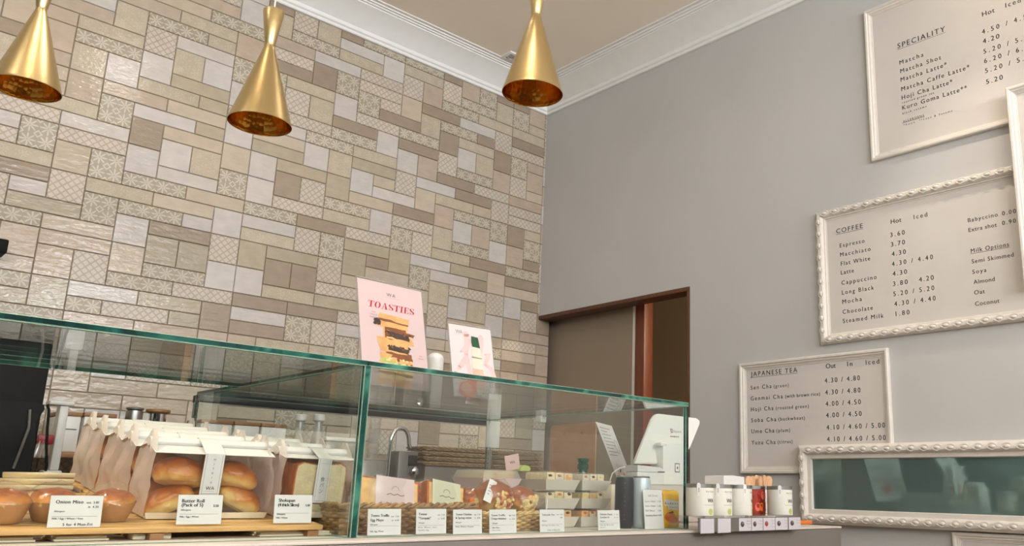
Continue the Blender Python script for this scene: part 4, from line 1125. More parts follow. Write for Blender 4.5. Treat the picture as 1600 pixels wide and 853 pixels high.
# ================================================================ baskets
def basket(label, x0, x1, y0, y1, z0, h, mat, rows, group=None, name='bread_basket', cat='basket', rimr=0.006, parts=True):
    t = thing(name, label, cat, ((x0 + x1) / 2, (y0 + y1) / 2, z0), group=group)
    g = G()
    g.box(x0 + 0.006, x1 - 0.006, y0 + 0.006, y1 - 0.006, z0 + 0.0005, z0 + 0.004, mat)
    per = []
    def loop_pts(ins, step):
        pts = []
        for (a, b) in (((x0, y0), (x1, y0)), ((x1, y0), (x1, y1)), ((x1, y1), (x0, y1)), ((x0, y1), (x0, y0))):
            L = math.hypot(b[0] - a[0], b[1] - a[1])
            n = max(2, round(L / step))
            for i in range(n):
                pts.append((a[0] + (b[0] - a[0]) * i / n, a[1] + (b[1] - a[1]) * i / n))
        return pts
    step = 0.015
    P = loop_pts(0, step)
    cx, cy = (x0 + x1) / 2, (y0 + y1) / 2
    rr = h / rows * 0.6
    for k in range(rows):
        z = z0 + h * (k + 0.5) / rows
        fl = 0.010 * (k / rows)
        ln = []
        for i, (a, b) in enumerate(P):
            o = 0.0042 * math.cos(math.pi * (i + k))
            nx, ny = (a - cx), (b - cy)
            ex = (1 if nx > 0 else -1) if abs(abs(nx) - (x1 - x0) / 2) < 1e-4 else 0
            ey = (1 if ny > 0 else -1) if abs(abs(ny) - (y1 - y0) / 2) < 1e-4 else 0
            ln.append((a + ex * (o + fl), b + ey * (o + fl), z + 0.0009 * math.sin(i * 1.7 + k)))
        g.tube(ln, rr, mat, 5, closed=True)
    g.build('woven_wall', t)
    g = G()
    fl = 0.010
    Q = loop_pts(0, 0.005)
    for ph in (0, math.pi):
        ln = []
        for i, (a, b) in enumerate(Q):
            nx, ny = (a - cx), (b - cy)
            ex = (1 if nx > 0 else -1) if abs(abs(nx) - (x1 - x0) / 2) < 1e-4 else 0
            ey = (1 if ny > 0 else -1) if abs(abs(ny) - (y1 - y0) / 2) < 1e-4 else 0
            an = i * 0.9 + ph
            ln.append((a + ex * (fl + rimr * 0.6 * math.cos(an)), b + ey * (fl + rimr * 0.6 * math.cos(an)), z0 + h + rimr * 0.6 * math.sin(an)))
        g.tube(ln, rimr * 0.62, mat, 6, closed=True)
    g.build('braided_rim', t)
    return t
yk = 1.635
bx0, bx1 = XD + 0.022, at(740, 800, y=yk).x
basket('dark brown woven basket of sandwiches next to the glass divider', bx0, bx1 - 0.012, yk, yk + 0.22, CZ + 0.0005, 0.058, M['wicker'], 9)
cx0, cx1 = bx1 + 0.012, at(846, 800, y=yk).x
basket('smaller straw coloured basket in front of the stacked card boxes', cx0, cx1, yk, yk + 0.17, CZ + 0.0005, 0.042, M['wicker_pale'], 8, rimr=0.004)

# sandwiches standing in the baskets
def toastie(label, c, size, yaw, lean, roll, sleeve, txt, mat_s):
    w, dp, h = size
    t = thing('wrapped_sandwich', label, 'sandwich', c, group='toasted sandwiches in paper sleeves')
    T = Matrix.Translation(c) @ Matrix.Rotation(yaw, 4, 'Z') @ Matrix.Rotation(roll, 4, 'Y') @ Matrix.Rotation(-lean, 4, 'X')
    for k, (a, b) in enumerate(((0, dp * 0.36), (dp * 0.64, dp))):
        g = G(T)
        g.box(-w / 2, w / 2, a, b, 0, h, M['crust'], 0.006)
        g.box(-w / 2 + 0.006, w / 2 - 0.006, a - 0.0006, b + 0.0006, 0.006, h - 0.006, M['toast'])
        g.build('bread_slice', t)
    g = G(T)
    g.box(-w / 2 + 0.003, w / 2 - 0.003, dp * 0.37, dp * 0.63, 0.004, h - 0.003, M['ham'], 0.005)
    for i in range(8):
        g.ell((-w / 2 + 0.012 + i * (w - 0.024) / 7, dp * 0.5, h - 0.004), (0.009, dp * 0.13, 0.005), M['egg'] if i % 2 else M['ham'], sub=1)
    for i in range(6):
        g.ell((-w / 2 + 0.002, dp * 0.5, 0.012 + i * (h - 0.022) / 5), (0.004, dp * 0.13, 0.009), M['ham'] if i % 2 else M['orange'], sub=1)
    g.build('filling', t)
    g = G(T)
    s0, s1 = sleeve
    xs0, xs1 = -w / 2 + s0 * w, -w / 2 + s1 * w
    o = 0.0022
    P = [(-o, -0.002), (-o, h + o), (dp + o, h + o), (dp + o, -0.002)]
    A = [g.v((xs0, a, b)) for a, b in P]; B = [g.v((xs1, a, b)) for a, b in P]
    for i in range(3):
        g.face([A[i], B[i], B[i + 1], A[i + 1]], mat_s)
    fm = lambda u, v, l=0.0: Vector((u, -o - 0.0004 - l, v))
    cxm = (xs0 + xs1) / 2
    pts = [fm(cxm - 0.010, h * 0.72), fm(cxm - 0.007, h * 0.79), fm(cxm, h * 0.815), fm(cxm + 0.007, h * 0.79), fm(cxm + 0.010, h * 0.72)]
    g.tube(pts, 0.0004, M['ink'], 4)
    g.tube([fm(cxm - 0.022, h * 0.60), fm(cxm - 0.012, h * 0.635), fm(cxm - 0.004, h * 0.60), fm(cxm + 0.006, h * 0.64), fm(cxm + 0.014, h * 0.60), fm(cxm + 0.024, h * 0.625)], 0.0006, M['ink'], 4)
    sw = (xs1 - xs0)
    write(g, txt, M['grey_ink'], fm, cxm, h * 0.38, 0.0052, sw * 0.72, 'C')
    write(g, 'TOASTIE', M['grey_ink'], fm, cxm, h * 0.24, 0.0062, sw * 0.4, 'C')
    g.build('paper_sleeve', t)
    g = G(T)
    o = 0.0045
    rows = []
    for j in range(7):
        v = j / 6
        row = []
        for i in range(9):
            a = 2 * math.pi * i / 9
            ca, sa = math.cos(a), math.sin(a)
            k = 1 / max(abs(ca), abs(sa))
            nn = 0.004 * noise.noise(Vector((ca * 2, sa * 2, v * 3 + w * 20)))
            row.append(g.v((ca * k * (w / 2 + o + nn) , dp / 2 + sa * k * (dp / 2 + o + nn), -0.001 + v * (h + 0.006))))
        rows.append(row)
    for p, q in zip(rows, rows[1:]):
        for i in range(9):
            g.face([p[i], p[(i + 1) % 9], q[(i + 1) % 9], q[i]], M['film'], True)
    g.build('film_wrap', t)
    return t
c1 = at(610, 789, y=1.685)
toastie('toasted sandwich in a pinkish paper sleeve, nearest the glass divider', (c1.x, 1.685, CZ + 0.024), (0.158, 0.058, 0.094), 0.06, 0.22, 0.09, (0.26, 0.9), 'EGG & TRUFFLE', M['pink_card'])
c2 = at(699, 795, y=1.70)
toastie('toasted sandwich in a sage green paper sleeve, leaning right of the first one', (c2.x, 1.70, CZ + 0.022), (0.118, 0.064, 0.090), 0.12, 0.26, 0.14, (0.12, 0.86), 'TERIYAKI CHICKEN', M['green_card'])
# white paper corner of a third wrapper behind
c3 = at(690, 752, y=1.82)
t = thing('wrapped_sandwich', 'cream paper packet standing behind the two sleeved sandwiches', 'sandwich', (c3.x, 1.80, CZ + 0.006), group='toasted sandwiches in paper sleeves')
g = G(Matrix.Translation((c3.x, 1.80, CZ + 0.006)) @ Matrix.Rotation(0.16, 4, 'Y') @ Matrix.Rotation(-0.15, 4, 'X'))
g.extrude([(-0.075, 0, 0), (0.07, 0, 0), (0.078, 0, 0.088), (0.03, 0, 0.096), (-0.06, 0, 0.102)], (0, 0.035, 0), M['cream_card'])
g.build('paper_sleeve', t)
g = G(Matrix.Translation((c3.x, 1.80, CZ + 0.006)) @ Matrix.Rotation(0.16, 4, 'Y') @ Matrix.Rotation(-0.15, 4, 'X'))
g.box(-0.09, -0.0752, 0.004, 0.031, 0.001, 0.094, M['crust'], 0.004); g.build('bread_slice', t)

def film_bun(label, px, py, y, rad, seed, extra, label_card=False, tail=False):
    c = at(px, py, y=y)
    t = thing('filled_bun', label, 'bun', (c.x, y, CZ + 0.005), group='filled buns in clear film')
    zc = c.z
    g = G(Matrix.Translation((c.x, y, zc)))
    bun(g, (0, 0, 0), rad, seed, Matrix.Rotation(0.5, 4, 'X'), lift=0.02)
    g.build('bun', t)
    g = G(Matrix.Translation((c.x, y, zc)))
    rn = random.Random(int(seed * 10))
    for i in range(34):
        a = rn.uniform(-0.55, 1.0)
        b2 = rn.uniform(-0.75, 0.25)
        g.ell((rad[0] * 0.98 * math.sin(a) * math.cos(b2), -rad[1] * 0.98 * math.cos(a) * math.cos(b2), rad[2] * 0.98 * math.sin(b2)), (0.010, 0.005, 0.006), (M[extra], M['egg'], M['toast'])[i % 3], L=Matrix.Rotation(rn.uniform(0, 3), 4, 'Y'), sub=1)
    g.build('filling', t)
    if label_card:
        g = G(Matrix.Translation((c.x - rad[0] * 0.72, y - rad[1] * 0.70, zc + 0.012)) @ Matrix.Rotation(-0.35, 4, 'Z') @ Matrix.Rotation(0.42, 4, 'Y') @ Matrix.Rotation(-0.45, 4, 'X'))
        g.box(-0.010, 0.010, 0, 0.001, -0.026, 0.034, M['white_card'])
        for k in range(4):
            g.box(-0.006, 0.006 - 0.002 * k, -0.0004, 0.0, 0.018 - 0.008 * k, 0.0195 - 0.008 * k, M['grey_ink'])
        g.build('sticker', t)
    g = G(Matrix.Translation((c.x, y, zc)))
    vs = g.ell((0, 0, 0), (rad[0] * 1.07, rad[1] * 1.07, rad[2] * 1.08), M['film'], sub=3)
    for v in vs:
        q = v.co - Vector((c.x, y, zc))
        n = noise.noise(q * 60 + Vector((seed, 0, 0))) * 0.16
        v.co = Vector((c.x, y, zc)) + q * (1 + n)
        if tail and q.x > rad[0] * 0.3:
            v.co.x += (q.x - rad[0] * 0.3) * 0.9
            v.co.z = zc + (v.co.z - zc) * max(0.25, 1 - (q.x - rad[0] * 0.3) * 14)
    if tail:
        g.tube([(rad[0] * 1.75, -0.01, 0.012), (rad[0] * 1.9, -0.012, 0.002), (rad[0] * 1.5, -0.03, -0.02), (rad[0] * 1.05, -0.036, -0.032)], 0.0013, M['white_card'], 6)
    g.build('film_wrap', t)
    return t
film_bun('round brown filled bun with a white sticker, in the left part of the straw basket', 771, 777, 1.70, (0.047, 0.042, 0.042), 4.0, 'ham', True)
film_bun('pale filled bun in film with a twisted end, right in the straw basket', 814, 781, 1.70, (0.040, 0.038, 0.032), 9.0, 'egg', False, True)
film_bun('orange brown bun between the sage sandwich and the round bun', 735, 785, 1.735, (0.035, 0.034, 0.034), 6.0, 'orange')

# ================================================================ card boxes with clear lids
def sushi_box(label, x0, x1, y0, y1, z0, h, lid, mat, n, seed):
    t = thing('takeaway_box', label, 'food box', ((x0 + x1) / 2, (y0 + y1) / 2, z0), group='card food boxes with clear lids in a stack')
    e = 0.010
    g = G()
    lo = [(x0 + e, y0 + e), (x1 - e, y0 + e), (x1 - e, y1 - e), (x0 + e, y1 - e)]
    hi = [(x0, y0), (x1, y0), (x1, y1), (x0, y1)]
    a = [g.v((p[0], p[1], z0 + 0.0003)) for p in lo]; b = [g.v((p[0], p[1], z0 + h)) for p in hi]
    c = [g.v((p[0] + (0.002 if k in (0, 3) else -0.002), p[1] + (0.002 if k < 2 else -0.002), z0 + h)) for k, p in enumerate(hi)]
    d2 = [g.v((p[0], p[1], z0 + 0.004)) for p in lo]
    for k in range(4):
        m2 = (k + 1) % 4
        g.face([a[k], a[m2], b[m2], b[k]], mat); g.face([b[k], b[m2], c[m2], c[k]], mat); g.face([c[k], c[m2], d2[m2], d2[k]], mat)
    g.face(a[::-1], mat); g.face(d2, mat)
    g.build('tray', t)
    g = G()
    rn = random.Random(seed)
    for i in range(n):
        xx = x0 + 0.014 + (x1 - x0 - 0.028) * (i + 0.5) / n
        ww = (x1 - x0 - 0.028) / n * 0.46
        g.box(xx - ww, xx + ww, y0 + 0.014, y1 - 0.014, z0 + 0.006, z0 + h + lid * rn.uniform(0.7, 0.9), (M['bread'], M['toast_print'], M['kraft'], M['egg'])[rn.randrange(4)], 0.003)
        g.ell((xx + rn.uniform(-0.3, 0.3) * ww, y0 + 0.016, z0 + h + lid * 0.5), (ww * 0.7, 0.004, lid * 0.24), (M['crust'], M['dark_fill'], M['egg'])[rn.randrange(3)], sub=1)
    g.build('sandwich_pieces', t)
    g = G()
    lo = [(x0 + 0.002, y0 + 0.002), (x1 - 0.002, y0 + 0.002), (x1 - 0.002, y1 - 0.002), (x0 + 0.002, y1 - 0.002)]
    hi = [(p[0] + (0.007 if k in (0, 3) else -0.007), p[1] + (0.007 if k < 2 else -0.007)) for k, p in enumerate(lo)]
    a = [g.v((p[0], p[1], z0 + h + 0.0003)) for p in lo]; b = [g.v((p[0], p[1], z0 + h + lid)) for p in hi]
    for k in range(4):
        g.face([a[k], a[(k + 1) % 4], b[(k + 1) % 4], b[k]], M['cup_clear'] if mat is M['pink_card'] else M['film'])
    g.face(b, M['film'])
    g.build('lid', t)
    return t
yx = 1.725
rows_px = ((831, 815, 801), (800, 781, 767), (766, 745, 730))
names = {(0, 0): 'card box at the bottom of the middle stack, behind the price card', (0, 1): 'card box in the middle of the middle stack of clear-lidded boxes', (0, 2): 'card box on top of the middle stack, right of the pink one',
         (1, 0): 'card box at the bottom of the right stack, left of the black can', (1, 1): 'card box half way up the right stack, left of the black can', (1, 2): 'card box on top of the right stack, left of the black can'}
dz = (at(900, 745, y=yx).z - (CZ + 0.001)) / 3 + 0.0005
dz = 0.0480
for ci, (pa, pb) in enumerate(((852, 906), (909, 955))):
    xx0, xx1 = at(pa, 780, y=yx).x, at(pb, 780, y=yx).x
    for k in range(3):
        sushi_box(names[ci, k], xx0, xx1, yx, yx + 0.12, CZ + 0.0006 + k * dz, 0.027, dz - 0.0275, M['kraft'], 3, ci * 7 + k)
xx0, xx1 = at(754, 760, y=yx + 0.09).x, at(849, 760, y=yx).x
pz = CZ + 0.0006 + 2 * dz
g = G()
for k in range(2):
    sushi_box('wide card box %s, hidden behind the buns' % ('under the pink tray, lower of two' if k == 0 else 'right under the pink tray'), xx0, xx1, yx + 0.09, yx + 0.23, CZ + 0.0006 + k * dz, 0.027, dz - 0.0275, M['kraft'], 4, 30 + k)
sushi_box('wide pale pink tray with a frosted lid, on top of the left stack of boxes', xx0, xx1, yx + 0.09, yx + 0.23, pz, 0.027, 0.021, M['pink_card'], 4, 40)
# small things standing on the boxes
ptop = pz + 0.0482
def small_card(name, label, cat, px, py0, py1, wpx, y, mat, txt=None, roll=0.0, z=None, dp=0.0012):
    a, b = at(px - wpx / 2, py1, y=y), at(px + wpx / 2, py1, y=y)
    zb = z if z is not None else a.z
    h = at(px, py0, y=y).z - at(px, py1, y=y).z
    w = b.x - a.x
    c = Vector(((a.x + b.x) / 2, y, zb))
    T = Matrix.Translation(c) @ Matrix.Rotation(roll, 4, 'Y')
    g = G(T)
    g.box(-w / 2, w / 2, 0, dp, 0, h, mat)
    if txt:
        write(g, txt, M['ink'], lambda u, v, l=0.0: Vector((u, -0.0005, v)), 0, h * 0.42, h * 0.18, None, 'C')
    return tag(g.build(name, loc=tuple(c)), label, cat)
small_card('logo_card', 'small dusty pink card standing on the pink tray lid', 'card', 802, 706, 730, 22, yx + 0.15, M['rose_card'], 'WA', -0.2, ptop + 0.0028)
c = at(821, 723, y=yx + 0.14)
g = G(Matrix.Translation((c.x, yx + 0.14, ptop + 0.001)))
g.extrude([(-0.019, 0, 0), (0.016, 0, 0), (0.02, 0, 0.006), (0.013, 0, 0.014), (-0.002, 0, 0.0165), (-0.011, 0, 0.013)], (0, 0.03, 0), M['lime'])
tag(g.build('folded_napkin', loc=(c.x, yx + 0.155, ptop)), 'pale green folded paper beside the pink card', 'napkin')
c = at(866, 723, y=1.93)
small_card('blank_sign', 'blank white card sign behind the middle stack of boxes', 'sign', 866, 716, 790, 62, 1.90, M['white_card'], z=CZ + 0.001)
c = at(911, 723, y=1.95)
t = thing('green_bottle', 'green glass bottle with a ribbed cap behind the right stack of boxes', 'bottle', (c.x, 1.95, CZ + 0.0005))
g = G(); zt = at(911, 716, y=1.95).z; hh = zt - CZ
g.lathe((c.x, 1.95, CZ + 0.0005), [(0.022, 0), (0.024, 0.004), (0.024, hh * 0.55), (0.014, hh * 0.74), (0.013, hh * 0.82)], M['bottle_green'], 24); g.build('body', t)
g = G(); g.lathe((c.x, 1.95, CZ), [(0.0175, hh * 0.825), (0.0175, hh * 0.90), (0.0145, hh * 0.91), (0.0145, hh * 0.94), (0.0175, hh * 0.95), (0.0175, hh * 0.995), (0.014, hh)], M['bottle_green'], 20); g.build('cap', t)
a, b = at(955, 790, y=1.80), at(971, 790, y=1.80)
g = G(); g.box(a.x, b.x + 0.01, 1.80, 1.86, CZ + 0.0005, at(962, 757, y=1.80).z, M['cream_card'], 0.003)
tag(g.build('carton', loc=((a.x + b.x) / 2, 1.83, CZ)), 'plain cream carton between the card boxes and the black can', 'carton')

# ================================================================ drinks
def can(label, px, y, rad, py0, mat, txt=None):
    c = at(px, 800, y=y)
    h = at(px, py0, y=y).z - CZ
    t = thing('drink_can', label, 'drink can', (c.x, y, CZ + 0.0004))
    g = G()
    g.lathe((c.x, y, CZ + 0.0004), [(rad * 0.78, 0), (rad * 0.86, 0.002), (rad, 0.012), (rad, h - 0.014), (rad * 0.9, h - 0.005)], mat, 36, cap1=False)
    cm = can_map((c.x, y, CZ), rad, 0.0, 0.0003)
    if txt:
        write(g, txt, M['ink'], cm, 0.012, h * 0.53, 0.0105, None, 'L')
        write(g, 'CC', M['grey_ink'], cm, 0.018, h * 0.86, 0.005, None, 'L')
    else:
        for k in range(9):
            write(g, 'NOIR'[k % 4], M['grey_ink'], cm, -0.019, h * (0.84 - 0.085 * k), 0.004, None, 'C')
    g.build('body', t)
    g = G()
    g.lathe((c.x, y, CZ), [(rad * 0.9, h - 0.0048), (rad * 0.91, h - 0.0008), (rad * 0.88, h), (rad * 0.82, h - 0.002), (0.001, h - 0.0025)], M['steel'], 36, cap0=False, cap1=False); g.build('rim', t)
can('tall black drink can behind the glass, right of the card boxes', 975, 1.640, 0.0255, 743, M['can_black'])
can('tall pale silver drink can between the black can and the drinks card', 1001, 1.628, 0.0265, 744, M['can_silver'], 'CO')
# juice carton
a, b = at(1036, 824, y=1.612), at(1061, 824, y=1.612)
h = at(1048, 767, y=1.612).z - CZ
w = b.x - a.x
t = thing('juice_carton', 'yellow orange juice carton by the right end of the glass case', 'juice carton', ((a.x + b.x) / 2, 1.63, CZ + 0.0004))
g = G(); g.box(a.x, b.x, 1.612, 1.648, CZ + 0.0004, CZ + h * 0.9, M['yellow'], 0.002)
g.extrude([(a.x, 1.612, CZ + h * 0.9), (a.x, 1.648, CZ + h * 0.9), (a.x, 1.64, CZ + h), (a.x, 1.62, CZ + h)], (w, 0, 0), M['yellow'])
fm = frame_map((a.x, 1.6117, CZ), (1, 0, 0), (0, 0, 1))
shape(g, [(w * 0.06, h * 0.60), (w * 0.94, h * 0.56), (w * 0.98, h * 0.72), (w * 0.08, h * 0.78)], M['white_card'], fm, 0.0002)
shape(g, [(w * 0.3, h * 0.5), (w * 0.92, h * 0.48), (w * 0.92, h * 0.6), (w * 0.3, h * 0.6)], M['white_card'], fm, 0.00015)
write(g, 'Radnor', M['crust_print'], fm, w * 0.11, h * 0.63, h * 0.07, w * 0.8, 'L', bold=0.02, lift=0.0004)
write(g, 'fruits', M['crust_print'], fm, w * 0.40, h * 0.535, h * 0.05, w * 0.45, 'L', bold=0.02, lift=0.0004)
disc(g, w * 0.42, h * 0.30, w * 0.33, h * 0.13, M['orange'], fm, 0.0002)
disc(g, w * 0.66, h * 0.22, w * 0.27, h * 0.085, M['peach'], fm, 0.0003)
disc(g, w * 0.66, h * 0.22, w * 0.21, h * 0.065, M['orange'], fm, 0.0005)
shape(g, [(w * 0.3, h * 0.40), (w * 0.55, h * 0.45), (w * 0.68, h * 0.42), (w * 0.5, h * 0.385)], M['bottle_green'], fm, 0.0004)
write(g, 'orange', M['white_card'], fm, w * 0.3, h * 0.09, h * 0.035, w * 0.6, 'L', bold=0.015, lift=0.0003)
g.build('body', t)
g = G(); g.box(a.x + w * 0.1, b.x - w * 0.1, 1.621, 1.639, CZ + h, CZ + h + 0.0025, M['yellow'], 0.001); g.build('top_fold', t)
# ================================================================ posters standing on the glass top
def poster(label, base, yaw, lean, w, h, art):
    b = Vector((base[0], base[1], ZT + 0.0006))
    t = thing('poster_stand', label, 'poster', b)
    U = Vector((math.cos(yaw), math.sin(yaw), 0)); n = Vector((-math.sin(yaw), math.cos(yaw), 0))
    V = Vector((0, 0, 1)) * math.cos(lean) + n * math.sin(lean)
    N = U.cross(V)
    O = b - U * w / 2
    fm = frame_map(O + N * 0.0018, U, V)
    g = G()
    e = 0.002
    g.extrude([tuple(fm(a, c)) for a, c in ((e, e), (w - e, e), (w - e, h - e), (e, h - e))], -N * 0.0008, M['poster_white'] if art != 'toast' else M['poster_pink'])
    if art == 'toast':
        toast_art(g, fm, w, h)
    else:
        peach_art(g, fm, w, h)
    g.build('printed_sheet', t)
    g = G()
    f2 = frame_map(O + N * 0.0005, U, V)
    g.extrude([tuple(f2(a, c)) for a, c in ((0, 0), (w, 0), (w, h + 0.004), (0, h + 0.004))], -N * 0.002, M['acrylic'])
    for a, c, aa, cc in ((-0.001, 0, 0.0006, h + 0.004), (w - 0.0006, 0, w + 0.001, h + 0.004), (0, h + 0.002, w, h + 0.005)):
        g.extrude([tuple(f2(p, q)) for p, q in ((a, c), (aa, c), (aa, cc), (a, cc))], -N * 0.0024, M['cup_clear'])
    P = [O + Vector((0, 0, 0)), O + U * w, O + U * w + n * 0.075, O + n * 0.075]
    g.extrude([tuple(p) for p in P], (0, 0, 0.002), M['acrylic'])
    g.build('acrylic_holder', t)
    return t

def jag(pts, seed, amp, sub=3):
    rn = random.Random(seed)
    out = []
    for (a, b), (c, d2) in zip(pts, pts[1:] + pts[:1]):
        for k in range(sub):
            s = k / sub
            out.append((a + (c - a) * s + rn.uniform(-amp, amp) * (k > 0), b + (d2 - b) * s + rn.uniform(-amp, amp) * (k > 0)))
    return out

def didone(g, word, mat, fm, u, v, cap, width, lift, shear=0.2):
    """heavy slanted serif capitals for the poster heading, centred on u"""
    q = lambda a, b, c, d2: [(a, b), (c, b), (c, d2), (a, d2)]
    def arcs(x0, x1, t):
        out = []
        cx, rx = (x0 + x1) / 2, (x1 - x0) / 2
        for s in (1, -1):
            for i in range(12):
                a0, a1 = math.pi * (i / 12 - 0.5), math.pi * ((i + 1) / 12 - 0.5)
                P = [(cx + s * rx * math.cos(a0), 0.5 + 0.51 * math.sin(a0)), (cx + s * rx * math.cos(a1), 0.5 + 0.51 * math.sin(a1)),
                     (cx + s * (rx - t) * math.cos(a1), 0.5 + 0.48 * math.sin(a1)), (cx + s * (rx - t) * math.cos(a0), 0.5 + 0.48 * math.sin(a0))]
                out.append(P)
        return out
    def ess():
        out = []
        pts = []
        for i in range(25):
            s = i / 24
            x = 0.34 + 0.24 * math.cos(math.pi * (0.12 + 1.5 * s * 2)) if s < 0.5 else 0.34 - 0.24 * math.cos(math.pi * (0.12 + 1.5 * (1 - s) * 2))
            y = 0.75 + 0.24 * math.sin(math.pi * (0.12 + 1.38 * s * 2)) if s < 0.5 else 0.25 - 0.24 * math.sin(math.pi * (0.12 + 1.38 * (1 - s) * 2))
            pts.append((x, y, 0.035 + 0.095 * max(0, math.sin(math.pi * s)) ** 3))
        for (x, y, t), (x2, y2, t2) in zip(pts, pts[1:]):
            out.append([(x - t, y - 0.012), (x + t, y + 0.012), (x2 + t2, y2 + 0.012), (x2 - t2, y2 - 0.012)])
        out += [q(0.55, 0.68, 0.60, 0.96), q(0.08, 0.04, 0.13, 0.32)]
        return out
    L = {'T': (0.74, [q(0.27, 0, 0.47, 1), q(0.14, 0, 0.60, 0.045), q(0.0, 0.955, 0.74, 1), [(0.0, 0.70), (0.035, 0.70), (0.10, 0.96), (0.0, 0.96)], [(0.74, 0.70), (0.705, 0.70), (0.64, 0.96), (0.74, 0.96)]]),
         'O': (0.84, arcs(0.03, 0.81, 0.20)),
         'A': (0.88, [[(0.40, 1), (0.50, 1), (0.80, 0.03), (0.57, 0.03)], [(0.40, 1), (0.44, 0.93), (0.16, 0.03), (0.11, 0.03)], q(0.24, 0.32, 0.62, 0.365), q(0.0, 0, 0.28, 0.045), q(0.46, 0, 0.88, 0.045)]),
         'S': (0.68, ess()),
         'I': (0.46, [q(0.13, 0, 0.33, 1), q(0.0, 0, 0.46, 0.045), q(0.0, 0.955, 0.46, 1)]),
         'E': (0.72, [q(0.10, 0, 0.30, 1), q(0.0, 0, 0.66, 0.045), q(0.0, 0.955, 0.62, 1), q(0.30, 0.48, 0.48, 0.52), q(0.46, 0.36, 0.50, 0.64), [(0.68, 0.32), (0.645, 0.32), (0.54, 0.04), (0.66, 0.04)], [(0.63, 0.70), (0.595, 0.70), (0.52, 0.96), (0.62, 0.96)]])}
    tot = sum(L[c][0] for c in word) + 0.06 * (len(word) - 1)
    k = width / tot
    x = 0.0
    for n, c in enumerate(word):
        for j, pg in enumerate(L[c][1]):
            shape(g, [(u - width / 2 + (x + a) * k + shear * b * cap, v + b * cap) for a, b in pg], mat, fm, lift + 0.00002 * j)
        x += L[c][0] + 0.06

def toast_art(g, fm, w, h):
    write(g, 'WA', M['ink'], fm, w * 0.50, h * 0.872, h * 0.032, w * 0.135, 'C', lift=0.0003)
    rule(g, w * 0.41, w * 0.62, h * 0.858, 0.0003, M['grey_ink'], fm, 0.0003)
    didone(g, 'TOASTIES', M['red_ink'], fm, w * 0.49, h * 0.735, h * 0.062, w * 0.70, 0.0003)
    rn = random.Random(5)
    # stack of halved sandwiches, bottom to top
    L = [(-0.17, 0.20, 0.03, 0.63, 'toast_print', -0.02), (-0.15, 0.17, 0.06, 0.56, 'crust_print', -0.02), (-0.30, 0.20, 0.02, 0.075, 'toast_print', 0.02), (-0.26, 0.26, 0.085, 0.05, 'egg', 0.0), (-0.28, 0.24, 0.13, 0.06, 'crust_print', -0.02), (-0.24, 0.26, 0.145, 0.05, 'egg', -0.01),
         (-0.24, 0.27, 0.195, 0.05, 'toast_print', -0.03), (-0.22, 0.25, 0.235, 0.045, 'lime', -0.02), (-0.22, 0.27, 0.27, 0.055, 'toast_print', -0.05), (-0.06, 0.26, 0.285, 0.065, 'crust_print', -0.02),
         (-0.22, 0.18, 0.335, 0.075, 'toast_print', -0.01), (-0.10, 0.20, 0.35, 0.055, 'dark_fill', -0.02), (-0.24, 0.22, 0.405, 0.06, 'toast_print', -0.03),
         (-0.12, 0.30, 0.46, 0.085, 'toast_print', -0.04), (-0.10, 0.24, 0.475, 0.06, 'dark_fill', -0.02), (-0.10, 0.29, 0.54, 0.03, 'crust_print', -0.04),
         (-0.24, 0.22, 0.565, 0.065, 'toast_print', 0.0), (-0.29, -0.19, 0.575, 0.06, 'dark_fill', 0.0), (-0.22, 0.23, 0.625, 0.035, 'crust_print', -0.02), (-0.22, 0.24, 0.645, 0.052, 'toast_print', -0.025)]
    for i, (a, b, z, dh, mt, tl) in enumerate(L):
        cx = w * 0.50
        pts = [(cx + a * w, h * z), (cx + b * w, h * (z + tl)), (cx + (b + rn.uniform(-0.03, 0.03)) * w, h * (z + dh + tl)), (cx + (a + rn.uniform(-0.02, 0.03)) * w, h * (z + dh))]
        shape(g, jag(pts, i, 0.0022, 5), M[mt], fm, 0.0003 + i * 0.00004)
    for i in range(46):
        zc, mt = ((0.38, 'dark_fill'), (0.505, 'dark_fill'), (0.215, 'egg'), (0.26, 'egg'))[i % 4]
        disc(g, w * (0.5 + rn.uniform(-0.14, 0.24)), h * (zc + rn.uniform(-0.015, 0.015)), w * rn.uniform(0.01, 0.028), h * rn.uniform(0.006, 0.013), M[(mt, 'crust_print', mt)[i % 3]], fm, 0.0012 + 0.00001 * i, 9)
    for u, v, ws in ((0.13, 0.685, ('TUNA', 'CHEDDAR', 'SOURDOUGH')), (0.80, 0.33, ('EGG', 'TRUFFLE')), (0.10, 0.17, ('CHICKEN', 'SPRING', 'ONION'))):
        for k, s in enumerate(ws):
            write(g, s, M['grey_ink'], fm, w * (u + 0.09), h * (v - 0.026 * k), h * 0.011, None, 'C', lift=0.0003)

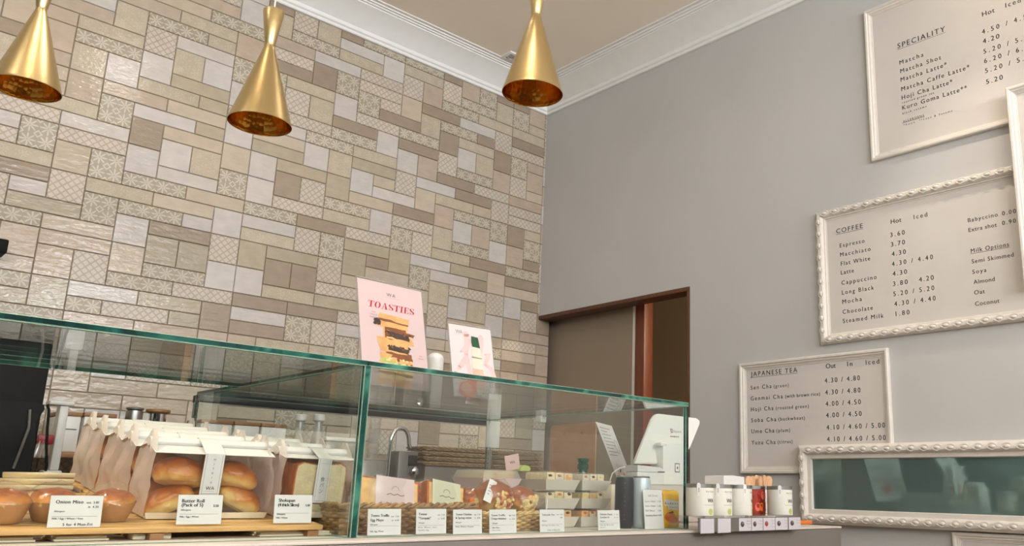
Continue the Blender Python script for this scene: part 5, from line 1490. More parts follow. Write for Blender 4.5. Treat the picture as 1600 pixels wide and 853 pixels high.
def peach_art(g, fm, w, h):
    write(g, 'WA', M['grey_ink'], fm, w * 0.16, h * 0.875, h * 0.05, w * 0.16, 'L', lift=0.0003)
    rule(g, w * 0.12, w * 0.4, h * 0.862, 0.0003, M['grey_ink'], fm, 0.0003)
    P = M['pink_ink']
    def brush(pts, rads, lift):
        L, Rr = [], []
        for i, (x, y) in enumerate(pts):
            a = pts[max(i - 1, 0)]; b = pts[min(i + 1, len(pts) - 1)]
            dx, dy = b[0] - a[0], (b[1] - a[1]) * h / w
            l = math.hypot(dx, dy) or 1
            px, py = -dy / l * rads[i] * w, dx / l * rads[i] * w
            L.append((x * w + px, y * h + py)); Rr.append((x * w - px, y * h - py))
        vs = [(g.v(fm(*p, lift)), g.v(fm(*q, lift))) for p, q in zip(L, Rr)]
        for (a, b), (c, d2) in zip(vs, vs[1:]):
            g.face([a, b, d2, c], P)
        for (x, y), rd in ((pts[0], rads[0]), (pts[-1], rads[-1])):
            disc(g, x * w, y * h, rd * w, rd * w, P, fm, lift, 12)
    brush([(0.40, 0.88), (0.42, 0.78), (0.36, 0.60), (0.40, 0.40), (0.43, 0.24)], [0.07, 0.075, 0.05, 0.05, 0.03], 0.0003)
    brush([(0.24, 0.62), (0.36, 0.68), (0.50, 0.80)], [0.02, 0.05, 0.03], 0.00033)
    brush([(0.18, 0.40), (0.27, 0.46), (0.38, 0.60)], [0.045, 0.06, 0.03], 0.00036)
    brush([(0.74, 0.86), (0.73, 0.74), (0.70, 0.62)], [0.06, 0.055, 0.02], 0.0003)
    brush([(0.80, 0.62), (0.90, 0.64), (0.84, 0.56), (0.78, 0.48)], [0.02, 0.05, 0.045, 0.03], 0.00033)
    brush([(0.78, 0.48), (0.92, 0.44), (0.97, 0.33), (0.86, 0.27), (0.74, 0.32)], [0.03, 0.045, 0.05, 0.045, 0.03], 0.00036)
    brush([(0.62, 0.30), (0.58, 0.40), (0.66, 0.52)], [0.03, 0.035, 0.02], 0.00039)
    # bottle
    c = 0.60
    shape(g, [((c - 0.09) * w, 0.86 * h), ((c + 0.065) * w, 0.85 * h), ((c + 0.085) * w, 0.76 * h), ((c + 0.095) * w, 0.70 * h), ((c - 0.085) * w, 0.71 * h), ((c - 0.10) * w, 0.76 * h)], M['bottle_green'], fm, 0.0009)
    shape(g, [((c - 0.085) * w, 0.71 * h), ((c + 0.095) * w, 0.70 * h), ((c + 0.115) * w, 0.56 * h), ((c - 0.115) * w, 0.57 * h)], M['bottle_pale'], fm, 0.0008)
    shape(g, [((c - 0.115) * w, 0.562 * h), ((c + 0.115) * w, 0.555 * h), ((c + 0.125) * w, 0.20 * h), ((c + 0.11) * w, 0.14 * h), ((c - 0.12) * w, 0.14 * h), ((c - 0.13) * w, 0.2 * h)], M['blush'], fm, 0.0007)
    shape(g, [((c - 0.12) * w, 0.55 * h), ((c + 0.12) * w, 0.545 * h), ((c + 0.12) * w, 0.40 * h), ((c - 0.12) * w, 0.41 * h)], M['bottle_pale'], fm, 0.0008)
    shape(g, [((c - 0.115) * w, 0.572 * h), ((c + 0.115) * w, 0.562 * h), ((c + 0.115) * w, 0.552 * h), ((c - 0.115) * w, 0.558 * h)], M['leaf'], fm, 0.00095)
    write(g, '50', M['bottle_pale'], fm, c * w, 0.27 * h, 0.055 * h, None, 'C', bold=0.01, lift=0.001)
    for a, b, e in ((-0.07, 0.25, 0.002), (-0.07, 0.345, 0.002)):
        rule(g, (c - 0.08) * w, (c + 0.08) * w, b * h, 0.0009, M['bottle_pale'], fm, 0.001)
    # fruit
    disc(g, 0.44 * w, 0.245 * h, 0.115 * w, 0.07 * h, M['peach'], fm, 0.00105)
    disc(g, 0.33 * w, 0.105 * h, 0.20 * w, 0.115 * h, M['peach'], fm, 0.0012, 28)
    disc(g, 0.31 * w, 0.125 * h, 0.13 * w, 0.075 * h, M['blush'], fm, 0.0013, 24)
    shape(g, [(0.05 * w, 0.34 * h), (0.16 * w, 0.32 * h), (0.29 * w, 0.22 * h), (0.18 * w, 0.24 * h)], M['leaf'], fm, 0.0011)
    shape(g, [(0.50 * w, 0.02 * h), (0.46 * w, 0.055 * h), (0.60 * w, 0.05 * h), (0.72 * w, -0.0 * h + 0.012 * h)], M['leaf'], fm, 0.0014)
    write(g, 'Peach', M['grey_ink'], fm, 0.68 * w, 0.115 * h, 0.034 * h, 0.27 * w, 'L', lift=0.0003)
    write(g, 'Ramune', M['grey_ink'], fm, 0.66 * w, 0.07 * h, 0.03 * h, 0.3 * w, 'L', lift=0.0003)
    write(g, '£3.50', M['grey_ink'], fm, 0.72 * w, 0.022 * h, 0.034 * h, 0.24 * w, 'L', lift=0.0003)
poster('large pale pink poster of stacked toasted sandwiches on the glass top', (1.145, 1.943), 0.082, 0.248, 0.21, 0.297, 'toast')
poster('smaller poster of a pink fruit drink bottle on the glass top', (1.417, 1.977), -0.064, 0.263, 0.147, 0.224, 'peach')

# white domed canister behind the posters
c = at(679, 578, y=2.32)
rr = (at(690, 578, y=2.32).x - at(667, 578, y=2.32).x) / 2
hh = at(679, 551, y=2.32).z - ZT
g = G(); g.lathe((c.x, 2.32, ZT + 0.0005), [(rr, 0), (rr, hh - rr * 0.8)] + [(rr * math.cos(a * math.pi / 20), hh - rr * 0.8 + rr * 0.8 * math.sin(a * math.pi / 20)) for a in range(1, 10)] + [(0.001, hh)], M['white'], 32, cap1=False)
tag(g.build('white_canister', loc=(c.x, 2.32, ZT)), 'white dome topped canister on the glass between the two posters', 'canister')

# ================================================================ till, printer, leaflet stand right of the case
lx0, lx1, ly0, ly1 = 1.99, 2.46, 1.87, 2.14
lz = at(1050, 758, y=ly0).z
g = G(); g.box(lx0, lx1, ly0, ly1, CZ + 0.0005, lz, M['laminate'], 0.003)
tag(g.build('till_plinth', loc=((lx0 + lx1) / 2, 2.0, CZ)), 'low cream plinth carrying the white till', 'plinth')
yt = 1.96
PT = lambda px, py: at(px, py, y=yt)
a = PT(1040, 757); 
t = thing('till_stand', 'white tablet till on its stand facing away from the photographer', 'till', (2.22, yt, lz))
TL, TR, BR, BL = at(1022, 646, y=yt + 0.035), at(1094, 655, y=yt + 0.035), at(1068, 724, y=yt - 0.005), at(992, 725, y=yt - 0.005)
U = ((TR - TL) + (BR - BL)).normalized(); V = (TL + TR - BL - BR); V = (V - U * V.dot(U)).normalized()
N = U.cross(V)
def on_plane(px, py, O):
    v = ray(px, py); cc = Vector((0, 0, EYE))
    return cc + v * ((O - cc).dot(N) / v.dot(N))
O = BL
out = [on_plane(px, py, O) for px, py in ((992, 724), (994, 718), (1019, 653), (1024, 647), (1030, 646), (1089, 653), (1094, 657), (1094, 662), (1079, 699), (1075, 702), (1072, 725))]
g = G(); g.extrude([tuple(p) for p in out], -N * 0.013, M['white'])
es = [e for e in g.bm.edges if e.calc_length() > 0.012]
res = bmesh.ops.bevel(g.bm, geom=es, offset=0.003, segments=2, affect='EDGES')
for fc in res['faces']: fc.smooth = True
tablet = g.build('tablet', t)
g = G()
sq = on_plane(1048, 676, O)
fm = frame_map(sq + N * 0.0005, U, V)
k = 0.0125
shape(g, jag([(0, 0), (k, 0), (k, k * 1.15), (0, k * 1.15)], 1, 0, 1), M['ink'], fm)
shape(g, [(k * 0.2, k * 0.2), (k * 0.8, k * 0.2), (k * 0.8, k * 0.95), (k * 0.2, k * 0.95)], M['white'], fm, 0.0002)
shape(g, [(k * 0.38, k * 0.4), (k * 0.62, k * 0.4), (k * 0.62, k * 0.75), (k * 0.38, k * 0.75)], M['ink'], fm, 0.0004)
write(g, 'Square', M['grey_ink'], fm, k * 1.3, 0.0015, 0.0105, 0.042, 'L')
for i, mt in enumerate(('red_ink', 'red_ink', 'ink', 'grey_ink', 'grey_ink')):
    shape(g, [(-0.006 + i * 0.0095, -0.0155), (0.001 + i * 0.0095, -0.0155), (0.001 + i * 0.0095, -0.0115), (-0.006 + i * 0.0095, -0.0115)], M[mt], fm)
g.build('logo', tablet)
g = G()
x0, x1 = at(1036, 740, y=yt - 0.03).x, at(1077, 740, y=yt - 0.03).x
zt = at(1056, 693, y=yt - 0.03).z
g.box(x0, x1, yt - 0.03, yt + 0.03, lz + 0.0005, zt, M['white'], 0.006)
g.box(x0 - 0.012, x0 + 0.02, yt - 0.031, yt - 0.005, zt - 0.012, zt + 0.0005, M['white'], 0.004)
neck = g.build('neck', t)
g = G()
fm = frame_map((x0, yt - 0.0306, lz), (1, 0, 0), (0, 0, 1))
w = x1 - x0; hc = (zt - lz) * 0.42
for s, mt in ((0.0155, 'grey'), (0.012, 'white'), (0.004, 'ink')):
    shape(g, [(w * 0.53 - s * 0.8, hc - s), (w * 0.53 + s * 0.8, hc - s), (w * 0.53 + s * 0.8, hc + s), (w * 0.53 - s * 0.8, hc + s)], M[mt], fm, 0.0002 + (0.0155 - s) * 0.05)
g.build('emblem', neck)
yp = 1.91
x0, x1 = at(989, 745, y=yp).x, at(1031, 745, y=yp).x
zt = at(1000, 727, y=yp).z
t = thing('receipt_printer', 'small white receipt printer with a curved lid beside the till', 'printer', ((x0 + x1) / 2, yp, lz))
g = G(); g.box(x0, x1, yp - 0.02, yp + 0.035, lz + 0.0005, lz + (zt - lz) * 0.66, M['white'], 0.003)
g.build('body', t)
g = G()
prof = [(x0, lz + (zt - lz) * 0.67), (x1, lz + (zt - lz) * 0.67), (x1 + 0.002, lz + (zt - lz) * 0.76), (x1 - 0.02, lz + (zt - lz) * 0.93), (x0 + 0.03, zt - 0.001), (x0, zt)]
g.extrude([(a, yp - 0.02, b) for a, b in prof], (0, 0.055, 0), M['white']); g.box(x1 - 0.032, x1 + 0.0015, yp - 0.0212, yp - 0.0198, lz + (zt - lz) * 0.66, lz + (zt - lz) * 0.72, M['grey'])
g.build('lid', t)
g = G(); q = at(988, 729, y=yp); g.tube([(q.x, yp + 0.03, q.z), (q.x - 0.02, yp + 0.04, q.z - 0.006), (q.x - 0.04, yp + 0.05, q.z - 0.022), (q.x - 0.052, yp + 0.05, lz + 0.004)], 0.0018, M['white'], 8); g.build('cable', t)
# leaflet stand: brown board seen from behind and a white menu sheet
A = Vector((2.199, 2.30, 1.401)); far = Vector((2.244, 2.61, 1.401))
U = Vector((0.877, 0.481, 0)); nf = Vector((0.481, -0.877, 0))
t = thing('menu_stand', 'brown menu stand with a white leaflet hung on its front edge', 'menu stand', (A.x, A.y, CZ))
zb = CZ + 0.0006
dirn = far - A
nn = Vector((dirn.y, -dirn.x, 0)).normalized()
g = G()
pts = [Vector((A.x, A.y, zb)), Vector((A.x, A.y, A.z - 0.008)), A + dirn * 0.025, far - dirn * 0.04, far - Vector((0, 0, 0.014)), Vector((far.x, far.y, zb))]
g.extrude([tuple(p) for p in pts], nn * 0.005, M['brown_board'])
for s in (0.28, 0.66):
    p = Vector((A.x, A.y, A.z - 0.03)) + dirn * s - nn * 0.0005
    g.tube([p, p - nn * 0.005 + Vector((0, 0, -0.006)), p + Vector((0, 0, -0.012))], 0.0016, M['wood_lid'], 6)
g.build('board', t)
g = G()
D = A + nf * 0.12 - Vector((0, 0, 0.28)); B = A + U * 0.21; Cc = D + U * 0.21
N2 = U.cross((A - D).normalized())
g.extrude([tuple(p) for p in (D, Cc, B, A)], -N2 * 0.0012, M['white_card'])
L = (A - D).length; wd = (B - A).length
fm = lambda u, vv, l=0.0: D.lerp(A, vv).lerp(Cc.lerp(B, vv), u) + N2 * (0.0006 + l)
for k in range(9):
    vv = 0.93 - k * 0.045
    shape(g, [(0.1, vv), (0.1 + (0.62, 0.4, 0.55, 0.5, 0.6)[k % 5], vv), (0.1 + (0.62, 0.4, 0.55, 0.5, 0.6)[k % 5], vv + 0.008), (0.1, vv + 0.008)], M['grey_ink'] if k else M['red_ink'], fm)
pts = [fm(0.78 + 0.1 * math.cos(a * 0.7), 0.70 + 0.10 * math.sin(a * 0.7)) for a in range(9)]
g.tube(pts, 0.0005, M['grey_ink'], 4, closed=True)
shape(g, [(0.05, 0.16), (0.75, 0.08), (0.95, 0.42), (0.25, 0.46)], M['pink_card'], fm, 0.0004)
shape(g, [(0.42, 0.22), (0.66, 0.14), (0.72, 0.26), (0.5, 0.36)], M['peach'], fm, 0.0008)
shape(g, [(0.30, 0.36), (0.42, 0.40), (0.44, 0.375), (0.32, 0.34)], M['ink'], fm, 0.0008)
g.build('leaflet', t)

# ================================================================ tray of tea tins at the right end of the counter
ty0, ty1 = 1.452, 1.537
tx0, tx1 = at(1092, 815, y=ty0).x, at(1250, 815, y=ty0).x
tz0, tz1 = CZ + 0.0006, at(1160, 806, y=ty0).z
t = thing('tin_tray', 'clear acrylic tray with small price labels on its front, at the counter edge', 'tray', ((tx0 + tx1) / 2, 1.52, CZ))
g = G()
g.box(tx0, tx1, ty0, ty1, tz1 - 0.004, tz1, M['acrylic'])
g.build('shelf', t)
g = G(); g.box(XE + 0.012, tx1, ty1 + 0.0005, 1.72, tz1 - 0.004, tz1, M['acrylic']); g.build('shelf', t)
g = G(); g.box(XE + 0.012, tx1, 1.716, 1.72, tz0, tz1 - 0.0042, M['acrylic']); g.build('side_panel', t)
g = G(); g.box(tx0, tx1, ty0, ty0 + 0.003, tz0 - 0.004, tz1 - 0.0042, M['grey']); g.build('front_panel', t)
for xx in (tx0 - 0.022, tx1 - 0.003):
    g = G(); g.box(xx, xx + 0.003, ty0 + 0.004, ty1, tz0, tz1 - 0.0042, M['acrylic']); g.build('side_panel', t)
lab = [(1094, 1115, None), (1121, 1141, None), (1154, 1173, 'White Peach'), (1174, 1191, 'Yuzu Citrus'), (1192, 1210, 'Rose Hip'), (1211, 1230, 'Plum Ume'), (1232, 1250, 'Black Sesame')]
for a, b, txt in lab:
    g = G()
    pa, pb = at(a, 815, y=ty0), at(b, 815, y=ty0)
    low = 0.003 if txt is None else 0.0
    g.box(pa.x, pb.x, ty0 - 0.0016, ty0 - 0.0002, tz0 - 0.004 - low, tz1 - 0.006, M['label_card'])
    if txt:
        fm = frame_map((pa.x, ty0 - 0.0017, tz0 - 0.004), (1, 0, 0), (0, 0, 1))
        w, h = pb.x - pa.x, tz1 - tz0
        disc(g, w * 0.27, h * 0.5, w * 0.15, h * 0.2, M['rose_print'] if 'Rose' in txt else M['dark_fill'], fm, 0.0002)
        disc(g, w * 0.3, h * 0.58, w * 0.08, h * 0.09, M['grey_ink'], fm, 0.0004)
        for k, s in enumerate(txt.split()):
            write(g, s, M['ink'], fm, w * 0.95, h * (0.68 - 0.2 * k), h * 0.09, min(w * 0.45, 0.0035 * len(s)), 'R', lift=0.0002)
        write(g, '6.50', M['grey_ink'], fm, w * 0.95, h * 0.2, h * 0.08, w * 0.2, 'R', lift=0.0002)
    g.build('price_label', t)

def tin(label, px0, px1, y, rose=False, tilt=0.0, tag_ribbon=True):
    rad = 0.0375
    cxm = at((px0 + px1) / 2, 790, y=y).x
    zb = tz1 + 0.0004
    h = at(1160, 757, y=1.4955).z - zb
    t = thing('tea_tin', label, 'tea tin', (cxm, y, zb), group='cylindrical tea tins on the clear tray')
    g = G()
    g.lathe((cxm, y, zb), [(rad - 0.0005, 0), (rad, 0.001), (rad, h * 0.86)], M['rose_print'] if rose else M['tin'], 40)
    cm = can_map((cxm, y, zb), rad, tilt, 0.0003)
    if not rose:
        write(g, 'MATCHA', M['grey_ink'], cm, 0, h * 0.715, h * 0.055, 0.032, 'C')
        rule(g, -0.011, 0.011, h * 0.665, 0.0005, M['grey_ink'], cm)
        write(g, 'WA', M['ink'], cm, 0, h * 0.41, h * 0.125, 0.023, 'C', bold=0.01)
        for i in range(12):
            shape(g, [(-0.02 + i * 0.00333, h * 0.33), (-0.02 + (i + 1) * 0.00333, h * 0.33), (-0.02 + (i + 1) * 0.00333, h * 0.336), (-0.02 + i * 0.00333, h * 0.336)], M['ink'], cm)
        disc(g, 0.0, h * 0.13, 0.0085, h * 0.1, M['lime'], cm, 0.0, 14)
    else:
        for i in range(7):
            disc(g, -0.02 + 0.0065 * i, h * (0.25 + 0.4 * (i % 2)), 0.009, h * 0.15, M[('peach', 'red', 'orange')[i % 3]], cm, 0.0001 * i, 12)
    g.build('body', t)
    g = G(); g.lathe((cxm, y, zb), [(rad - 0.0006, h * 0.862), (rad + 0.0007, h * 0.865), (rad + 0.0007, h * 0.975), (rad - 0.001, h * 0.985), (rad - 0.003, h * 0.972), (0.001, h * 0.97)], M['steel'], 40, cap0=False, cap1=False); g.build('lid', t)
    if tag_ribbon:
        g = G()
        cm2 = can_map((cxm, y, zb), rad, tilt - 0.95, 0.0012)
        pts = [(-0.0045, h * 0.6), (0.0045, h * 0.6), (0.005, h * 0.95), (0.003, h * 1.005), (-0.003, h * 1.005), (-0.005, h * 0.95)]
        shape(g, pts, M['white_card'], cm2)
        write(g, '0', M['grey_ink'], cm2, 0, h * 0.72, h * 0.14, 0.003, 'C', lift=0.0002)
        g.build('paper_tag', t)
yt_ = 1.4955
tin('white tea tin at the left end of the clear tray', 1078, 1109, yt_)
tin('second white tea tin from the left on the tray, with a paper tag', 1107, 1139, yt_)
tin('third white tea tin from the left, in front of the flowered one', 1138, 1171, yt_, tilt=0.5)
tin('red flowered tin showing between two white tins', 1163, 1190, yt_ + 0.082, rose=True, tag_ribbon=False)
tin('white tea tin standing back, just right of the flowered one', 1180, 1206, yt_ + 0.160, tag_ribbon=False)
tin('white tea tin at the right end of the tray with a green dot', 1203, 1234, yt_)
# supports behind the tray: two items showing above the tins
yb_ = 1.765
a, b = at(1131, 757, y=yb_), at(1163, 757, y=yb_)
z1 = at(1150, 743, y=yb_).z
t = thing('white_box', 'white lidless box behind the tins, holding nothing visible', 'box', ((a.x + b.x) / 2, yb_, CZ))
t['label'] = 'white angular box showing above the tins, left of the wooden spoons'
g = G(); g.extrude([(a.x, yb_, CZ + 0.0005), (b.x, yb_, CZ + 0.0005), (b.x, yb_, z1 - 0.004), (a.x + 0.05, yb_, z1), (a.x, yb_, z1 - 0.002)], (0, 0.08, 0), M['white'])
g.build('body', t)
ysp = 1.80
xs0, xs1 = at(1166, 750, y=ysp).x, at(1205, 750, y=ysp).x
t = thing('spoon_cup', 'short clear cup behind the tins holding wooden spoons', 'cup', ((xs0 + xs1) / 2, ysp, CZ + 0.0005))
g = G(); cxs = (xs0 + xs1) / 2; cr = (xs1 - xs0) / 2 * 0.8
g.lathe((cxs, ysp, CZ + 0.0005), [(cr * 0.8, 0), (cr * 0.82, 0.002), (cr, 0.085), (cr * 0.96, 0.085), (cr * 0.78, 0.004)], M['cup_clear'], 28, cap1=False); g.build('cup', t)
rn = random.Random(3)
where = ['leftmost wooden spoon tip above the tins', 'second wooden spoon tip from the left above the tins', 'third wooden spoon tip from the left above the tins', 'fourth wooden spoon tip from the left above the tins', 'fifth wooden spoon tip from the left above the tins', 'rightmost wooden spoon tip above the tins']
for k in range(6):
    px = 1170 + k * 6.2
    yy = ysp - 0.02 + 0.012 * (k % 3)
    c = at(px, 752, y=yy)
    z1 = at(px, 743.5 - (1.5 if k in (2, 4) else 0), y=yy).z
    g = G(Matrix.Translation((c.x, yy, CZ + 0.004)) @ Matrix.Rotation(rn.uniform(-0.9, 0.9), 4, 'Z'))
    hgt = z1 - CZ - 0.004
    out = [(-0.003, 0), (0.003, 0), (0.0035, hgt - 0.05), (0.0115, hgt - 0.032), (0.0135, hgt - 0.014), (0.009, hgt - 0.003), (0, hgt), (-0.009, hgt - 0.003), (-0.0135, hgt - 0.014), (-0.0115, hgt - 0.032), (-0.0035, hgt - 0.05)]
    g.extrude([(u, -0.001, v) for u, v in out], (0, 0.004, 0), M['wood_spoon'])
    tag(g.build('wooden_spoon', loc=(c.x, yy, CZ + 0.004)), where[k], 'spoon', 'wooden spoons standing in a cup')
a, b = at(1246, 818, y=1.60), at(1270, 818, y=1.60)
g = G(); g.box(a.x, b.x, 1.60, 1.66, CZ + 0.0005, at(1258, 813, y=1.60).z, M['orange_wood'], 0.003)
tag(g.build('orange_block', loc=((a.x + b.x) / 2, 1.63, CZ)), 'small orange wooden block at the right end of the counter', 'block')

# ================================================================ back counter and what stands on it
ysh0, ysh1 = 3.74, 4.09
sz = at(100, 705.5, y=3.78).z
t = thing('wooden_shelf', 'brown wooden riser shelf along the tiles behind the breads', 'shelf', (1.2, 3.9, 0.95))
g = G(); g.box(0.45, 1.95, ysh0, ysh1, sz - 0.022, sz, M['wood_lid'], 0.002); g.build('board', t)
for xx in (0.5, 1.2, 1.86):
    g = G(); g.box(xx, xx + 0.03, ysh0 + 0.02, ysh1 - 0.02, 0.9505, sz - 0.0225, M['wood_lid'], 0.002); g.build('leg', t)
def store_box(label, p0, p1, ptop, y=3.80):
    a, b = at(p0, 690, y=y).x, at(p1, 690, y=y).x
    zt = at((p0 + p1) / 2, ptop, y=y).z
    t = thing('storage_box', label, 'storage box', ((a + b) / 2, y + 0.08, sz + 0.0005), group='white storage boxes with wooden lids')
    g = G(); g.box(a + 0.002, b - 0.002, y, y + 0.17, sz + 0.0005, zt - 0.016, M['white'], 0.004)
    g.box(a + 0.012, b - 0.012, y - 0.0012, y + 0.001, sz + (zt - sz) * 0.55, sz + (zt - sz) * 0.58, M['grey']); g.build('body', t)
    g = G(); g.box(a, b, y - 0.003, y + 0.173, zt - 0.0155, zt, M['wood_lid'], 0.002); g.build('lid', t)
store_box('white storage box with a brown lid, leftmost beside the white dispenser', 84, 122, 643)
store_box('second white storage box with a brown lid, right of the leftmost one', 125, 177, 645)
store_box('white storage box under the rear rail, left of three together', 310, 361, 656)
store_box('white storage box under the rear rail, middle of three together', 363, 404, 659)
store_box('white storage box under the rear rail, right of three together', 406, 446, 662)
def jar(label, name, cat, p0, p1, ptop, mat, lidmat, lidw, y=3.84, lidh=0.012):
    a, b = at(p0, 655, y=y), at(p1, 655, y=y)
    rr = (b.x - a.x) / 2; cxj = (a.x + b.x) / 2
    zt = at((p0 + p1) / 2, ptop, y=y).z
    t = thing(name, label, cat, (cxj, y, sz + 0.0005))
    g = G(); g.lathe((cxj, y, sz + 0.0005), [(rr * 0.96, 0), (rr, 0.004), (rr, zt - sz - lidh - 0.001)], mat, 32); g.build('body', t)
    g = G(); g.lathe((cxj, y, zt), [(rr * lidw * 0.72, -lidh), (rr * lidw, -lidh * 0.55), (rr * lidw, -0.001), (rr * lidw * 0.95, 0)], lidmat, 32); g.build('lid', t)
jar('grey steel canister on the shelf above the bread bags', 'canister', 'canister', 195, 222, 637, M['steel'], M['grey'], 1.03)
jar('chrome jar with a wide wooden lid, right of the grey canister', 'lidded_jar', 'jar', 232, 259, 640, M['chrome'], M['wood_lid'], 1.4, lidh=0.018)
# white lever dispenser and black machine at the far left
yd = 3.40
P = lambda px, py: at(px, py, y=yd)
t = thing('white_dispenser', 'white upright dispenser with a flat arm on top, beside the black machine', 'dispenser', (P(92, 700).x, yd, 0.95))
g = G(); a, b = P(83, 700), P(98, 700); g.box(a.x, b.x, yd, yd + 0.05, P(90, 735).z, P(90, 633).z, M['white'], 0.006); g.box(a.x - 0.02, b.x + 0.01, yd - 0.01, yd + 0.06, 0.951, P(90, 735).z, M['white'], 0.008); g.build('column', t)
g = G(); a, b = P(77, 630), P(117, 630); g.box(a.x, b.x, yd - 0.005, yd + 0.055, P(95, 633).z, P(95, 626).z, M['white'], 0.004); g.build('arm', t)
g = G(); a, b = P(57, 690), P(82, 690); g.box(a.x, b.x, yd - 0.012, yd + 0.03, P(70, 694).z, P(70, 679).z, M['red'], 0.003); g.build('red_clip', t)
g = G()
for k in range(3):
    g.tube([(P(62 + 5 * k, 688).x, yd - 0.006, P(60, 688).z), (P(58 + 6 * k, 700).x, yd - 0.012, P(60, 700).z), (P(52 + 7 * k, 715).x, yd - 0.012, P(60, 715).z)], 0.006, M['cup_clear'], 8)
g.build('tubes', t)
t = thing('coffee_machine', 'large black machine at the far left behind the glass', 'machine', (0.2, 3.0, 0.95))
ym = 2.86
A1 = at(83, 534, y=ym); B1 = at(70, 624, y=ym)
xm = (A1.x + B1.x) / 2
g = G(); g.box(-0.5, xm, ym, ym + 0.25, 0.951, at(40, 532, y=ym).z, M['black'], 0.004); g.build('back_panel', t)
yq = 2.70
P = lambda px, py: at(px, py, y=yq)
tr, mr, br = P(72, 630), P(66, 690), P(46, 742)
g = G()
prof = [(-0.5, P(40, 745).z - 0.12), (br.x, P(40, 745).z - 0.12), (br.x, br.z), (mr.x - 0.012, mr.z), (tr.x - 0.02, tr.z - 0.05), (tr.x - 0.006, tr.z - 0.03), (tr.x, tr.z - 0.016), (tr.x - 0.003, tr.z - 0.005), (tr.x - 0.014, tr.z), (-0.5, tr.z + 0.003)]
g.extrude([(a, yq, b) for a, b in prof], (0, 0.12, 0), M['black'])
bmesh.ops.bevel(g.bm, geom=[e for e in g.bm.edges if abs(e.verts[0].co.y - e.verts[1].co.y) < 1e-5 and e.verts[0].co.y < yq + 0.01], offset=0.003, segments=2, affect='EDGES')
g.build('body', t)
g = G(); g.tube([P(46, 640) + Vector((0, -0.006, 0)), P(44, 668) + Vector((0, -0.008, 0)), P(36, 690) + Vector((0, -0.008, 0)), P(20, 732) + Vector((0, -0.006, 0))], 0.0035, M['grey'], 8); g.build('tube', t)
g = G(); g.tube([P(74, 632), P(76.5, 640), P(74, 668), P(72.5, 700), P(73, 728), P(71, 736)], 0.0035, M['black'], 8); g.build('cable', t)
g = G(); g.box(-0.5, br.x - 0.01, yq, yq + 0.1, 0.951, P(40, 745).z - 0.1205, M['black'], 0.003); g.build('base', t)

# tap, water dispenser, cups, bottles
yf = 3.66
P = lambda px, py: at(px, py, y=yf)
t = thing('tap', 'tall chrome swan neck tap behind the glass divider', 'tap', (P(606, 740).x, yf, 0.95))
g = G()
pts = [Vector((P(605, 740).x, yf, 0.952)), P(606, 738), P(608, 712), P(610, 696)]
c0, c1 = P(610, 692), P(639, 692)
cc = (c0 + c1) / 2; rx = (c1.x - c0.x) / 2; rz2 = P(625, 668).z - cc.z
for k in range(0, 11):
    an = math.pi * (1 - k / 10)
    pts.append(Vector((cc.x + rx * math.cos(an), yf, cc.z + rz2 * math.sin(an))))
pts.append(P(640.5, 700))
g.tube(pts, 0.010, M['chrome'], 14)
g.build('spout', t)
g = G(); g.lathe((pts[0].x, yf, 0.951), [(0.026, 0), (0.026, 0.03), (0.016, 0.045)], M['chrome'], 20); g.build('base', t)
y2 = 3.62
P = lambda px, py: at(px, py, y=y2)
t = thing('water_dispenser', 'dark grey box with a chrome knob below the tap spout', 'dispenser', (P(637, 740).x, y2 + 0.05, 0.95))
g = G(); a, b = P(622, 730), P(652, 730); g.box(a.x, b.x, y2, y2 + 0.10, 0.951, P(637, 705).z, M['grey'], 0.006); g.build('body', t)
g = G(); a, b = P(637, 725), P(651, 725); g.box(a.x, b.x, y2 - 0.006, y2 - 0.0005, P(640, 728).z, P(640, 711).z, M['black'], 0.003); fplate = g.build('front_plate', t)
g = G(); kn = P(644, 736); g.lathe((kn.x, y2 - 0.001, kn.z), [(0.010, 0), (0.012, 0.012), (0.019, 0.016), (0.019, 0.03), (0.012, 0.035)], M['chrome'], 20, axis=Matrix.Rotation(math.pi / 2, 4, 'X')); g.build('knob', fplate)
def cups(label, px, w, ptop, y, n, mat):
    c = at(px, 700, y=y); rr = w / 2 * (at(px + 1, 700, y=y).x - c.x)
    zt = at(px, ptop, y=y).z
    z0 = 0.951
    st = (zt - z0) / n
    g = G(); g.lathe((c.x, y, z0), [(rr * 0.80, 0.0), (rr * 0.86, 0.001), (rr * 0.97, st * 0.8), (rr, st * 0.82), (rr, st * 0.97), (rr * 0.95, st * 0.97)], mat, 28, cap1=False)
    o = tag(g.build('plastic_cup', loc=(c.x, y, z0)), label, 'cup', 'nested clear plastic cups')
    for k in range(1, n):
        copy_thing(o, (c.x, y, z0 + k * st))
cups('clear plastic cup in the tall nested stack just right of the glass divider', 583, 17, 645, 3.93, 22, M['cup_clear'])
for px, lb in ((466, 'left of two white capped bottles on the shelf'), (495, 'right of two white capped bottles on the shelf')):
    y = 3.86; c = at(px, 690, y=y); k = at(px + 1, 690, y=y).x - c.x
    z0 = sz + 0.0005; zt = at(px, 647, y=y).z
    t = thing('capped_bottle', lb, 'bottle', (c.x, y, z0), group='white capped bottles on the shelf')
    g = G(); g.lathe((c.x, y, z0), [(9.5 * k, 0), (10 * k, 0.005), (8.5 * k, (zt - z0) * 0.5), (6.5 * k, (zt - z0) * 0.62), (6 * k, (zt - z0) * 0.84)], M['cup_clear'], 24); g.build('body', t)
    g = G(); g.lathe((c.x, y, z0), [(6.5 * k, (zt - z0) * 0.845), (8.5 * k, (zt - z0) * 0.87), (8.5 * k, (zt - z0) * 0.98), (7 * k, zt - z0)], M['white'], 24); g.build('cap', t)
yj = 3.68
a, b = at(562, 740, y=yj), at(606, 740, y=yj); zt = at(585, 716, y=yj).z
